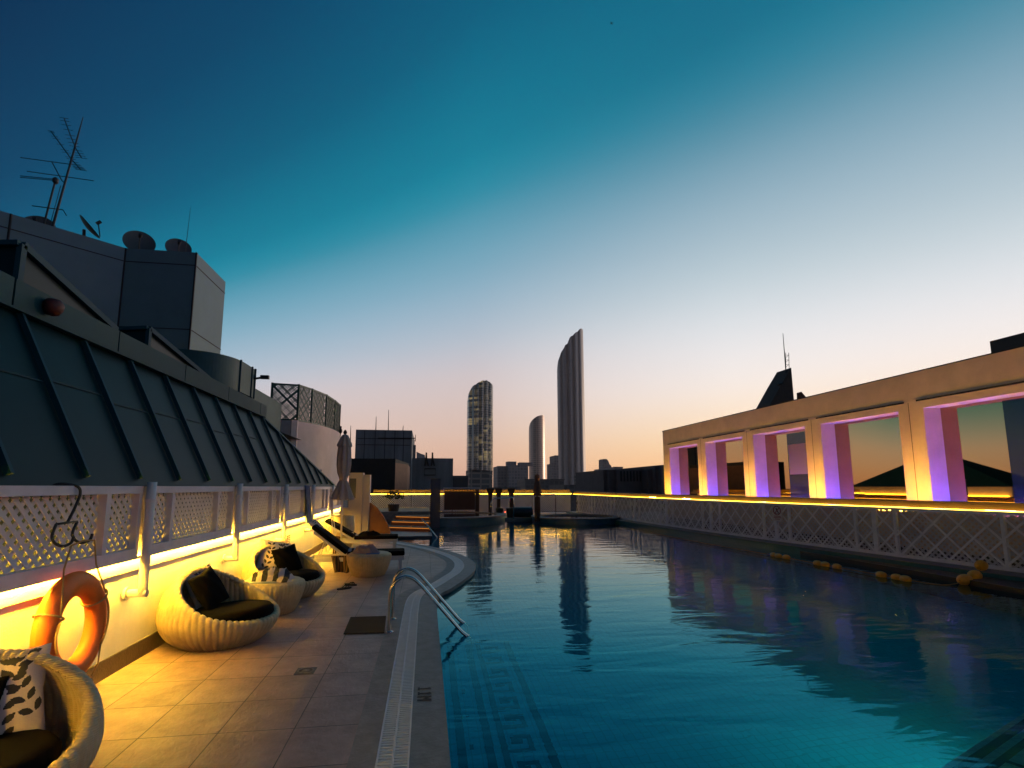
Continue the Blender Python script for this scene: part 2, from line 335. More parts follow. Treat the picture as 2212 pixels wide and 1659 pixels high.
# ------------------------------------------------------------------ ground, deck, pool
mb = MB(); mb.add([(-9000, -3000, -42), (9000, -3000, -42), (9000, 12000, -42), (-9000, 12000, -42)], [(0, 1, 2, 3)]); struct('city_ground', mb, M['cityground'])
EDGE = [(.17, -5), (.17, 2), (.17, 5), (.17, 7.6), (.19, 8.5), (.27, 8.98), (.46, 9.42), (.75, 10.28), (1.0, 11.12), (1.13, 12.05), (1.10, 12.98), (.88, 14.05), (.45, 15.3), (-.05, 16.3), (-.65, 17.3), (-1.3, 18.1)]
def catmull(P, k=6):
    out = []
    for i in range(len(P) - 1):
        a, b, c, d = P[max(i - 1, 0)], P[i], P[i + 1], P[min(i + 2, len(P) - 1)]
        for j in range(k):
            t = j / k
            out.append(tuple(.5 * ((2 * b[q]) + (-a[q] + c[q]) * t + (2 * a[q] - 5 * b[q] + 4 * c[q] - d[q]) * t * t + (-a[q] + 3 * b[q] - 3 * c[q] + d[q]) * t ** 3) for q in range(len(b))))
    return out + [tuple(P[-1])]
EDGE = [(.17, -5), (.17, 0), (.17, 4)] + catmull(EDGE[3:], 5)
def offset(P, d):
    out = []
    for i, p in enumerate(P):
        a = Vector(P[max(i - 1, 0)]); b = Vector(P[min(i + 1, len(P) - 1)]); t = (b - a).normalized(); out.append((p[0] - t.y * d, p[1] + t.x * d))
    return out
O1, O2, O3 = offset(EDGE, .24), offset(EDGE, .455), offset(EDGE, .63)
ZW = -.075                                          # water level
REST = [(-1.3, 19.3), (.25, 19.3), (.25, 29.0), (9.4, 29.0), (9.55, 25), (9.6, 20), (9.95, 14), (10.55, 10.4), (11.0, 7.6), (11.35, 4), (11.5, -5)]
POOL = EDGE + REST
mb = MB(); mb.add([(x, y, ZW) for x, y in POOL], [tuple(range(len(POOL)))])
water = struct('pool_water', mb, M['water'], normals=False); water.data.flip_normals() if water.data.polygons[0].normal.z < 0 else None
mb = MB(); mb.add([(x, y, -1.3) for x, y in POOL], [tuple(range(len(POOL)))])
basin = struct('pool_floor', mb, M['basin'], normals=False)
mb = MB(); n = len(POOL); mb.add([(x, y, -1.3) for x, y in POOL] + [(x, y, -.16) for x, y in POOL], [(i, (i + 1) % n, (i + 1) % n + n, i + n) for i in range(n)])
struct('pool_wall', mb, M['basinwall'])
mb = MB(); mb.add([(x, y, -.16) for x, y in POOL] + [(x, y, -.006) for x, y in POOL], [(i, (i + 1) % n, (i + 1) % n + n, i + n) for i in range(len(EDGE) + 1)]); struct('pool_border_wall', mb, M['navy'])
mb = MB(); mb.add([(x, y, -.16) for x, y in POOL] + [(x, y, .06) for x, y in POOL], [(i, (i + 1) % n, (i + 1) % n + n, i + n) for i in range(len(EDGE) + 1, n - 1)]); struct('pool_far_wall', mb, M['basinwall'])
# deck: left of the coping, as one sheet with the far terrace
deck = O3 + [(-1.3, 18.1), (-1.3, 19.3), (.25, 19.3), (.25, 36), (-9, 36), (-9, -5)]
mb = MB(); mb.add([(x, y, 0) for x, y in deck], [tuple(range(len(deck)))]); struct('deck', mb, M['deck'])
mb = MB(); mb.add([(.25, 29, 0), (9.4, 29, 0), (12.5, 29, 0), (12.5, 36, 0), (.25, 36, 0)], [(0, 1, 2, 3, 4)]); struct('far_deck', mb, M['deck'])
mb = MB(); k = len(EDGE)
def strip(A, B, za, zb, th=.05):
    m_ = MB(); k_ = len(A)
    m_.add([(x, y, za) for x, y in A] + [(x, y, zb) for x, y in B] + [(x, y, za - th) for x, y in A] + [(x, y, zb - th) for x, y in B],
           [(i, i + 1, i + 1 + k_, i + k_) for i in range(k_ - 1)] + [(i, i + 1, i + 1 + 2 * k_, i + 2 * k_) for i in range(k_ - 1)] + [(i + k_, i + 1 + k_, i + 1 + 3 * k_, i + 3 * k_) for i in range(k_ - 1)])
    return m_
EDGEs = offset(EDGE, -.02)
struct('pool_edge_stone', strip(EDGEs, O1, .0, .006), M['stone'])
struct('coping', strip(O2, O3, .004, .006), M['coping'])
mb = MB(); mb.add([(x, y, -.06) for x, y in O1] + [(x, y, -.06) for x, y in O2], [(i, i + 1, i + 1 + k, i + k) for i in range(k - 1)]); struct('gutter_channel', mb, M['channel'])
# white overflow grating: cross bars, spine and two side rails
gr = thing('gutter_grating', 'long white slatted overflow grating running along the pool edge', 'grating', (-.18, 5, 0))
cl = [((a[0] + b[0]) / 2, (a[1] + b[1]) / 2) for a, b in zip(O1, O2)]
bars = MB()
acc = 0; step = .036
for i in range(len(cl) - 1):
    a, b = Vector(cl[i]), Vector(cl[i + 1]); d = (b - a); Ln = d.length; d.normalize(); nn_ = Vector((-d.y, d.x))
    if b.y < .5: continue
    s_ = acc
    while s_ < Ln:
        p = a + d * s_
        if p.y > .5: bars.bar((*(p - nn_ * .098), -.003), (*(p + nn_ * .098), -.003), .021 if p.y < 9 else .028, .012, side=(d.x, d.y, 0))
        s_ += step
    acc = s_ - Ln
bars.build('slats', M['grate'], gr)
lastpt = [c for c in cl]
sp_ = MB()
for off_, w_ in ((0, .014), (.1, .012), (-.1, .012)):
    P = offset(cl, off_)
    for a, b in zip(P[:-1], P[1:]):
        if b[1] < .5: continue
        sp_.bar((*a, .0), (*b, .0), w_, .012, side=(-(b[1] - a[1]), b[0] - a[0], 0))
sp_.build('side_rail', M['grate'], gr)
# depth mark, read from the pool side
dm = thing('depth_marking', 'black stencilled 11 M depth mark on the stone pool edge', 'marking', (.02, 4.7, .005))
def flat(m_, x0, x1, y0, y1): m_.box(x0, x1, y0, y1, .0075, .0095)
for yb in (4.84, 4.735):                            # two figures one, feet to the deck
    m_ = MB(); m_.prism([(-.035, yb - .032), (-.018, yb - .032), (-.018, yb - .010), (.070, yb - .010), (.058, yb + .022), (.072, yb + .022), (.080, yb - .002), (.080, yb + .010), (-.018, yb + .010), (-.018, yb + .030), (-.035, yb + .030)][:4] + [(.080, yb - .010), (.080, yb + .004), (.066, yb + .022), (.056, yb + .022), (.062, yb + .010), (-.018, yb + .010), (-.018, yb + .030), (-.035, yb + .030)], .0075, .0095); m_.build('figure_one', M['print'], dm)
m_ = MB(); m_.prism([(-.037, 4.675), (-.037, 4.652), (.045, 4.652), (.012, 4.632), (.012, 4.628), (.045, 4.608), (-.037, 4.608), (-.037, 4.585), (.080, 4.585), (.080, 4.605), (.040, 4.630), (.080, 4.655), (.080, 4.675)], .0075, .0095); m_.build('letter_m', M['print'], dm)
# mosaic border on the pool floor: bands and a Greek key
mb = MB(); zf = -1.296
def tl(x0, x1, y0, y1): mb.add([(x0, y0, zf), (x1, y0, zf), (x1, y1, zf), (x0, y1, zf)], [(0, 1, 2, 3)])
for x in (.36, .64, 1.24): tl(x, x + .09, -1, 8.4)
U = .42
for i in range(-3, 20):
    y = i * U; t = .07
    tl(.80, .80 + .34, y, y + t); tl(.80, .80 + t, y + t, y + U); tl(1.085, 1.14, y + t, y + U * .72); tl(.92, 1.085, y + U * .72 - t, y + U * .72); tl(.92, .92 + t, y + U * .36, y + U * .72 - t); tl(.975, 1.04, y + U * .36, y + U * .36 + t)
for i in range(14): tl(.49, .53, .2 + i * .6, .26 + i * .6)
tag(mb.build('floor_mosaic', mat('mosaic_navy', (.001, .014, .03), .4), normals=False), 'dark Greek key mosaic border set in the pool floor', 'mosaic')
# shallow shelf at the near right corner with its own key border
A_ = at(2040, 1659, 'z', -.11); B_ = at(2212, 1545, 'z', -.11); dv = (B_ - A_).normalized(); nv = Vector((dv.y, -dv.x, 0))
A0 = A_ - dv * 2.5; B0 = A_ + dv * 7.2
mb = MB(); mb.prism([tuple((A0)[:2]), tuple(B0[:2]), (11.5, B0.y - 3), (11.5, -5), tuple((A0 + nv * 4)[:2])], -1.29, -.11); struct('pool_shelf', mb, tile_mat('shelf_tile', (.82, .66, .50), (.74, .60, .47), .1, .1))
mb = MB()
def tl2(s0, s1, w0, w1): mb.add([tuple(A_ + dv * s + nv * w + Vector((0, 0, .004))) for s, w in ((s0, w0), (s1, w0), (s1, w1), (s0, w1))], [(0, 1, 2, 3)])
tl2(-2.4, 7, .04, .1); tl2(-2.4, 7, .52, .57)
for i in range(-5, 16):
    s_ = i * .4; t = .05
    tl2(s_, s_ + t, .15, .46); tl2(s_ + t, s_ + .4, .15, .15 + t); tl2(s_ + t, s_ + .28, .41, .46); tl2(s_ + .23, s_ + .28, .27, .41); tl2(s_ + .14, s_ + .23, .27, .32)
tag(mb.build('shelf_mosaic', mat('mosaic_dark', (.02, .04, .06), .4), normals=False), 'dark key pattern mosaic on the pale shelf in the near pool corner', 'mosaic')

# ------------------------------------------------------------------ left boundary: wall, light strip, lattice fence
YE = 18.6
lw = thing('parapet_wall', 'cream rendered low wall washed by yellow light along the left deck', 'wall', (-3.0, 8, 0))
MB().box(-3.25, -2.9, -4, YE, 0, 1.05).build('wall', M['plaster'], lw)
MB().box(-2.8995, -2.876, -4, YE, .925, 1.048).build('fascia', M['plaster'], lw)
MB().box(-2.8995, -2.885, -4, YE, .002, .175).build('skirting', M['skirt'], lw)
led = thing('led_strip', 'glowing yellow light strip tucked under the left lattice fence', 'light strip', (-2.83, 8, 1.06))
MB().box(-2.846, -2.816, -4, YE - .05, 1.064, 1.074).build('front_tube', M['led'], led)
MB().box(-2.985, -2.965, -4, YE - .05, 1.06, 1.07).build('rear_tube', emis('led_rear', LEDC, 45), led)

def clipseg(p, d, x0, x1, y0, y1):
    t0, t1 = -1e9, 1e9
    for o, v, a, b in ((p[0], d[0], x0, x1), (p[1], d[1], y0, y1)):
        ta, tb = (a - o) / v, (b - o) / v
        if ta > tb: ta, tb = tb, ta
        t0, t1 = max(t0, ta), min(t1, tb)
    return (t0, t1) if t1 - t0 > .01 else None
def lattice(mb, origin, u, nrm_, w, h, pitch, sw, th, dirs=(1, -1), gap=.0, mi=0):
    """diagonal slats over a w x h panel; u runs along the panel, z is up; the two layers lie one behind the other"""
    u = Vector(u).normalized(); nv = Vector(nrm_).normalized(); o = Vector(origin); st = pitch * math.sqrt(2)
    for li, sg in enumerate(dirs):
        k = -int(h / st) - 2
        while k * st < w + h + st:
            p0 = (k * st, 0) if sg > 0 else (k * st, 0)
            c = clipseg(p0, (sg * .7071, .7071), 0, w, 0, h)
            if c:
                a = (p0[0] + sg * .7071 * c[0], p0[1] + .7071 * c[0]); b = (p0[0] + sg * .7071 * c[1], p0[1] + .7071 * c[1])
                off = nv * (gap + li * (th + .001))
                mb.bar(o + u * a[0] + Vector((0, 0, a[1])) + off, o + u * b[0] + Vector((0, 0, b[1])) + off, th, sw, side=nv, mi=mi)
            k += 1
    return mb
XF = -2.80
lf = thing('lattice_fence', 'pale lattice fence panels along the top of the left wall', 'fence', (XF, 8, 1.07))
bay = 2.53; y = .70
while y < YE - .5:
    y1 = min(y + bay, YE - .02); wb = y1 - y
    if y1 > 1.5:
        MB().box(XF - .09, XF, y + .03, y1 - .03, 1.685, 1.76).build('top_rail', M['lattice'], lf)
        MB().box(XF - .09, XF, y + .03, y1 - .03, 1.075, 1.155).box(XF - .011, XF, y + .0, y1 - .0, 1.046, 1.0749).build('bottom_rail', M['lattice'], lf)
        st = [y + .03, y + .60, y1 - .62, y1 - .09]
        for s_ in st: MB().box(XF - .088, XF - .002, s_, s_ + .06, 1.156, 1.684).build('stile', M['lattice'], lf)
        for a, b in zip(st[:-1], st[1:]):
            m_ = MB(); lattice(m_, (XF - .075, a + .061, 1.156), (0, 1, 0), (1, 0, 0), b - a - .062, .527, .070, .036, .007)
            m_.build('lattice_panel', M['lattice'], lf)
    y = y1
# backing wall under the eave, behind the lattice
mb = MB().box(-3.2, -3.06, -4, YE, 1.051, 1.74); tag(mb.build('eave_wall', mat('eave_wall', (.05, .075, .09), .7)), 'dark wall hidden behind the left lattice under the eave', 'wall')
# rainwater pipes
for i, yp in enumerate((3.22, 5.76, 8.29, 10.93, 13.45, 16.2)):
    nm = ['nearest the camera', 'beside the orange ring', 'behind the front wicker armchair', 'behind the second wicker armchair', 'behind the blue towel', 'just past the closed cream umbrella'][i]
    t = thing('drain_pipe', 'white rainwater pipe with elbow on the left wall, ' + nm, 'pipe', (-2.74, yp, .72), 0, 'white pipes on the left wall')
    path = [(-2.74, yp, 1.80), (-2.74, yp, 1.2), (-2.74, yp, .80), (-2.745, yp, .745), (-2.775, yp, .72), (-2.83, yp, .715), (-2.885, yp, .715)]
    MB().tube(path[:3] + [(-2.74, yp, .71)], .043, 14).build('pipe', M['white'], t, smooth=True)
    MB().tube([(-2.70, yp, .715), (-2.80, yp, .715), (-2.898, yp, .715)], .040, 14).build('elbow', M['white'], t, smooth=True)
    MB().tube([(-2.868, yp, .715), (-2.897, yp, .715)], .062, 16).build('wall_flange', M['white'], t, smooth=False)
    MB().tube([(-2.74, yp, 1.60), (-2.74, yp, 1.63)], .052, 14).build('bracket', M['white'], t)

# ------------------------------------------------------------------ left building: mansard, roof deck, plant
mz = thing('mansard_roof', 'dark standing seam mansard roof rising above the left lattice fence', 'roof', (-3.2, 8, 1.76))
XA, ZA, XB, ZB, YHT, YHB = -3.0, 1.765, -3.75, 3.36, 12.15, 17.9
def rp(t, y): return Vector((XA + (XB - XA) * t, y, ZA + (ZB - ZA) * t))
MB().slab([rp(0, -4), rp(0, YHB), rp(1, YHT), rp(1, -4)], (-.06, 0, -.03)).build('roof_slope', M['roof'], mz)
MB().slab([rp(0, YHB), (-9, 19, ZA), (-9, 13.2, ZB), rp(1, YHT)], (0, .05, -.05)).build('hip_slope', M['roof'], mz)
y = 5.18 - .89 * 8; kk = 0
while y < YHB:
    t1 = 1 if y < YHT else (YHB - y) / (YHB - YHT)
    if y > 1 and t1 > .03:
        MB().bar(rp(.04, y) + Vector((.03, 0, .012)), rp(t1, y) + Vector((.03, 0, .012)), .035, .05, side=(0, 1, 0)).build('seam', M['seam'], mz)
        zt = .56 + .02 * (kk % 3)
        if t1 > .7 and y + .89 < YHT: MB().bar(rp(zt, y + .03) + Vector((.004, 0, .002)), rp(zt, y + .86) + Vector((.004, 0, .002)), .012, .014).build('lap_joint', M['seam'], mz)
    y += .89; kk += 1
MB().bar(rp(0, YHB) + Vector((.03, 0, .012)), rp(1, YHT) + Vector((.03, 0, .012)), .06, .05, side=(0, 1, 0)).build('hip_cap', M['seam'], mz)
MB().slab([(-3.0, -4, 1.742), (-3.0, YE - .3, 1.742), (-3.3, YE - .3, 1.742), (-3.3, -4, 1.742)], (0, 0, .02)).build('eave_lip', M['dark'], mz)
yb = [-1.5, 1.8, 3.4, 5.03, 6.64, 8.39, 10.16, 12.06, 12.5]
for a, b in zip(yb[:-1], yb[1:]):
    MB().box(-3.78, -3.66, a + .012, b - .012, 3.345, 3.60).build('gutter_band', M['band'], mz)
MB().box(-3.70, -3.645, -1.5, 12.45, 3.325, 3.345).build('band_lip', M['band'], mz)
struct('roof_deck', MB().add([(-3.7, -4, 3.33), (-3.7, 12.4, 3.33), (-4.2, 14, 3.33), (-4.2, 24, 3.33), (-30, 24, 3.33), (-30, -4, 3.33)], [(0, 1, 2, 3, 4, 5)]), M['concrete'])
o = MB().lathe([(.001, -.085), (.05, -.07), (.08, -.02), (.085, .03), (.06, .075), (.001, .09)], 20, (-3.60, 5.43, 3.47)).build('alarm_globe', M['red'], smooth=True); tag(o, 'small dark red globe lamp fixed on the roof gutter band', 'lamp')
def skylight(y0, y1, zh, zl, x0, x1, lab):
    t = thing('skylight', lab, 'skylight', (x0, y0, 3.33))
    P = [(x0, y0, 3.34), (x0, y1, 3.34), (x0, y1, zl), (x0, y0, zh)]
    MB().slab(P, (x1 - x0, 0, 0)).build('glazing', M['skyglass'], t)
    m_ = MB()
    for a, b in zip(P, P[1:] + P[:1]): m_.bar(Vector(a) + Vector((.03, 0, 0)), Vector(b) + Vector((.03, 0, 0)), .05, .07, side=(1, 0, 0))
    m_.build('frame', M['seam'], t)
    m_ = MB(); m_.bar((x0 + .03, y0 - .03, zh), (x1, y0 - .03, zh - .12), .05, .07); m_.bar((x0 + .03, y0 - .03, 3.36), (x1, y0 - .03, 3.36), .05, .07); m_.bar((x1, y0 - .03, 3.36), (x1, y0 - .03, zh - .1), .05, .07)
    m_.build('end_frame', M['seam'], t)
M['skyglass'] = mat('skylight_glass', (.002, .014, .022), .3, spec=.15)
skylight(5.62, 7.3, 4.17, 3.80, -4.1, -5.6, 'near wedge shaped rooflight above the gutter band by the red globe')
skylight(8.08, 10.5, 4.06, 3.74, -4.1, -5.4, 'far wedge shaped rooflight in front of the tall panelled block')
# panelled block
bk = thing('roof_block', 'tall panelled roof block with chamfered corner carrying aerials and dishes', 'building', (-7, 16, 3.33))
BP = [(-6.0, 13.82), (-6.0, 15.8), (-13, 15.8), (-13, 8.9), (-7.67, 13.82)]
BP = [(-6.0, 13.82), (-6.0, 15.8), (-14, 15.8), (-14, 8.35), (-13.3, 8.63), (-7.67, 13.82)]
MB().prism(BP, 3.335, 7.78).build('wall', M['block'], bk)
jm = MB()
for a, b in ((BP[4], BP[5]), (BP[5], BP[0]), (BP[0], BP[1])):
    for z in (7.43, 5.72): jm.bar((*a, z), (*b, z), .02, .022)
for p in (BP[5], BP[0], (-9.25, 12.365), (-10.9, 10.845)): jm.bar((*p, 3.4), (*p, 7.78), .035, .035)
jm.build('panel_joint', M['dark'], bk)
def dish(c, r, facing, lab, tilt=.35):
    t = thing('satellite_dish', lab, 'satellite dish', (c[0], c[1], 7.78), 0, 'dishes on the panelled block')
    d = Vector(facing).normalized(); d = (d + Vector((0, 0, tilt))).normalized(); up = Vector((0, 0, 1)); up = (up - d * up.dot(d)).normalized(); sd = d.cross(up); c = Vector(c)
    m_ = MB()
    def pf(u, v): a = 2 * math.pi * u; q = v * r; return c + sd * (q * math.cos(a)) + up * (q * math.sin(a)) + d * (.22 * q * q / r - .1 * r)
    m_.grid(pf, 32, 6, True); m_.grid(lambda u, v: pf(u, v) - d * .02, 32, 6, True); m_.build('reflector', M['dish'], t, smooth=True)
    m_ = MB(); f_ = c + d * r * .75; m_.tube([c - up * r * .95 + d * .05, f_], .014, 6); m_.tube([f_ - d * .05, f_ + d * .07], .04, 8); m_.build('feed_arm', M['ant'], t)
    MB().tube([c - d * .06 - d * .06, Vector((c.x - d.x * .1, c.y - d.y * .1, 7.77))], .035, 8).build('mast', M['ant'], t)
dish((-9.35, 13.3, 7.93), .34, (.35, -1, 0), 'half hidden dish left of the tall aerial mast')
dish((-8.28, 13.35, 8.05), .31, (.9, .25, 0), 'tilted dish seen edge on, right of the tall aerial mast', .9)
dish((-7.74, 14.5, 8.25), .37, (.55, -1, 0), 'biggest dish, standing where the chamfer meets the dark front face')
dish((-6.76, 14.5, 8.16), .31, (.5, -1, 0), 'half hidden dish nearest the pale corner of the block')
am = thing('aerial_mast', 'leaning aerial mast with yagi antennas on the panelled block', 'antenna', (-8.98, 13.2, 7.78))
MB().tube([(-8.99, 13.2, 7.78), (-8.80, 13.2, 9.2), (-8.66, 13.2, 10.3), (-8.59, 13.2, 10.85)], [.03, .024, .018, .008], 8).build('pole', M['ant'], am)
def yagi(path, nel, w0, w1, name='yagi_antenna', dr=(1, 0, -.06)):
    m_ = MB(); m_.tube(path, .012, 6)
    P = catmull([tuple(p) for p in path], 12)
    for i in range(nel):
        p = Vector(P[int(i * (len(P) - 1) / (nel - 1))]); w = w0 + (w1 - w0) * i / (nel - 1); d = Vector(dr)
        m_.tube([p - d * w, p + d * w], .006, 5)
    m_.build(name, M['ant'], am)
yagi([(-9.12, 13.0, 10.27), (-8.74, 13.2, 9.71), (-8.56, 13.3, 9.50)], 16, .07, .13)
yagi([(-8.87, 13.0, 10.64), (-8.77, 13.1, 10.3), (-8.67, 13.2, 10.0), (-8.58, 13.3, 9.82)], 12, .10, .13)
m_ = MB(); 
for a, b in (((-9.84, 9.64), (-8.73, 9.57)), ((-9.66, 9.30), (-8.19, 9.19)), ((-9.79, 9.17), (-9.05, 9.15)), ((-9.79, 9.13), (-9.05, 9.12))): m_.tube([(a[0], 13.2, a[1]), (b[0], 13.2, b[1])], .010, 5)
m_.tube([(-9.16, 13.2, 9.6), (-8.89, 13.2, 9.13), (-8.81, 13.2, 9.06)], .012, 5); m_.build('dipole_antenna', M['ant'], am)
m_ = MB(); m_.tube([(-9.46, 13.2, 8.43), (-8.79, 13.2, 8.38), (-8.7, 13.2, 8.24)], .012, 5); m_.tube([(-8.9, 13.2, 9.0), (-9.05, 13.2, 7.8)], .008, 5); m_.build('stay', M['ant'], am)
lm = thing('lamp_pole', 'short pole with a lamp head left of the aerial mast', 'lamp', (-9.18, 13.25, 7.78))
MB().tube([(-9.22, 13.25, 7.78), (-9.07, 13.25, 9.08)], .022, 8).build('pole', M['ant'], lm); MB().lathe([(.03, 0), (.06, .04), (.065, .12), (.03, .16)], 12, (-9.06, 13.25, 9.06)).build('lamp_head', M['ant'], lm)
tag(MB().tube([(-6.6, 14.5, 7.78), (-6.57, 14.5, 8.5), (-6.545, 14.5, 9.38)], [.012, .009, .004], 6).build('whip_antenna', M['ant']), 'thin whip aerial above the dish nearest the pale corner', 'antenna')
# curved duct
dc = thing('air_duct', 'curved dark metal air duct housing below the panelled block', 'duct', (-5, 13.2, 3.33))
cur = catmull([(-6.2, 12.45), (-5.5, 12.52), (-5.05, 12.72), (-4.75, 13.1), (-4.62, 13.6), (-4.6, 14.5)], 6)
MB().prism(cur + [(-6.2, 14.5)], 4.1, 4.88).build('casing', M['duct'], dc)
MB().prism([(-6.0, 12.75), (-5.2, 12.95), (-4.95, 13.5), (-4.95, 14.4), (-6.0, 14.4)], 3.335, 4.099).build('plinth', M['dark'], dc)
m_ = MB()
for p in (cur[-8], cur[-3], cur[-1]): m_.box(p[0] - .01, p[0] + .03, p[1] - .02, p[1] + .02, 4.09, 4.9)
m_.build('flange', M['seam'], dc)
cc = thing('security_camera', 'small black security camera on the end of the air duct', 'camera', (-4.55, 14.45, 4.62))
MB().tube([(-4.6, 14.45, 4.62), (-4.45, 14.5, 4.66)], .03, 8).build('bracket', M['iron'], cc); MB().box(-4.47, -4.25, 14.5, 14.6, 4.64, 4.74).build('body', M['iron'], cc, bevel=.01)
# ducts between
mb = MB().box(-5.6, -4.7, 14.7, 17.6, 3.335, 4.45); o = mb.build('plant_cabinet', M['duct'], bevel=.02); tag(o, 'low metal plant cabinet between the duct and green trellis', 'cabinet')
# white curved wall with green trellis
wv = thing('curved_wall', 'pale pink curved wall beyond the mansard roof', 'wall', (-4.5, 19, 0))
wc = catmull([(-4.45, 18.0), (-4.1, 18.6), (-3.8, 19.4), (-3.6, 20.5), (-3.55, 21.6), (-3.6, 22.6)], 6)
MB().prism(wc + [(-9, 22.6), (-9, 18.0)], 0, 3.95).build('wall', M['pink'], wv)
MB().prism([(-4.455, 17.96), (-4.3, 18.1), (-4.3, 18.2), (-4.46, 18.05)], 0, 3.97).build('corner_pier', M['pink'], wv)
MB().box(-3.98, -3.6, 18.9, 19.0, 1.5, 2.35).build('pier', M['pink'], wv)
gs = thing('trellis_screen', 'dark green trellis screen standing on top of the curved wall', 'screen', (-4.5, 19, 3.96))
GP = [(-5.15, 18.05), (-4.34, 18.2), (-4.06, 18.95), (-3.78, 20.1), (-3.68, 21.4), (-3.66, 22.5)]
for i, (a, b) in enumerate(zip(GP[:-1], GP[1:])):
    a = Vector((*a, 3.96)); b = Vector((*b, 3.96)); u = b - a; w = u.length; u.normalize(); nv_ = Vector((u.y, -u.x, 0)); zt = 5.2
    m_ = MB(); lattice(m_, a + u * .04, u, nv_, w - .08, zt - 3.96, .20, .045, .012); m_.build('trellis_panel', M['green'], gs)
    m_ = MB(); lattice(m_, a + u * .04 - nv_ * .05, u, nv_, w - .08, zt - 3.96, .06, .028, .008); m_.build('fine_trellis', M['green'], gs)
    m_ = MB(); m_.bar(a + Vector((0, 0, 0)), a + Vector((0, 0, zt - 3.94)), .07, .07); m_.bar(a + Vector((0, 0, zt - 3.98)), b + Vector((0, 0, zt - 3.98)), .06, .05); m_.bar(a + Vector((0, 0, .03)), b + Vector((0, 0, .03)), .06, .05)
    if i == len(GP) - 2: m_.bar(b, b + Vector((0, 0, zt - 3.94)), .07, .07)
    m_.build('frame', M['green'], gs)
def bird(name, lab, c, s, perched):
    t = thing(name, lab, 'bird', c); c = Vector(c)
    if perched:
        MB().lathe([(.004 * s, -.1 * s), (.05 * s, -.06 * s), (.075 * s, .02 * s), (.06 * s, .1 * s), (.03 * s, .16 * s), (.045 * s, .2 * s), (.03 * s, .25 * s), (.004 * s, .27 * s)], 10, tuple(c + Vector((0, 0, .1 * s)))).build('body', M['iron'], t, smooth=True)
        MB().slab([c + Vector((.02, 0, .05)) * s, c + Vector((-.02, 0, .05)) * s, c + Vector((-.05, 0, -.2)) * s, c + Vector((-.01, 0, -.2)) * s], (0, .02 * s, 0)).build('tail', M['iron'], t)
    else:
        e1 = Vector((.55, 0, -.83)); e2 = Vector((.83, 0, .55))          # along the body, across it
        P = [c - e1 * (.5 - i * .1) * s for i in range(11)]
        MB().tube(P, [.01 * s, .05 * s, .075 * s, .085 * s, .09 * s, .085 * s, .07 * s, .055 * s, .045 * s, .05 * s, .05 * s], 8).build('body', M['iron'], t, smooth=True)
        for sg in (1, -1):
            MB().slab([c - e1 * .12 * s, c - e1 * .06 * s + e2 * sg * .28 * s, c + e1 * .16 * s + e2 * sg * .62 * s, c + e1 * .1 * s + e2 * sg * .3 * s, c + e1 * .1 * s], (0, .02 * s, 0)).build('wing', M['iron'], t)
bird('flying_bird', 'small dark bird flying alone high in the sky', tuple(at(1321, 50, 'y', 40)), .36, False)
bird('perched_bird', 'dark bird perched on the curved wall beside the green trellis', (-3.56, 22.3, 3.95), .9, True)
# end pillar and ochre buttress
pl = thing('end_pillar', 'pale square pillar with recessed panel closing the left wall', 'pillar', (-2.4, 20, 0))
MB().box(-2.78, -2.30, 19.75, 20.3, 0, 2.27).build('shaft', M['pink'], pl); MB().box(-2.298, -2.05, 19.85, 20.25, 0, 2.2).build('return', M['pink'], pl)
MB().box(-2.76, -2.53, 19.742, 19.749, 1.35, 2.06).build('panel', M['dish'], pl)
MB().box(-3.3, -2.785, 19.9, 20.1, 0, 1.0).build('wing_wall', M['pink'], pl)
bt = thing('curved_buttress', 'ochre lit quarter curved buttress wall beside the end pillar', 'wall', (-1.8, 20, 0))
BQ = [(-2.27, .05), (-1.27, .05), (-1.30, .2), (-1.40, .42), (-1.56, .70), (-1.76, .97), (-2.02, 1.17), (-2.27, 1.19)]
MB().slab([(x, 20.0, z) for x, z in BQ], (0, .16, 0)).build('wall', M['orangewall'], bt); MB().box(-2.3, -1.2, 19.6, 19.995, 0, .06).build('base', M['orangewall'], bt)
MB().box(-2.285, -2.272, 19.93, 19.985, .1, 1.2).build('light_strip', emis('led_amber', (1, .42, .05), 5), bt)

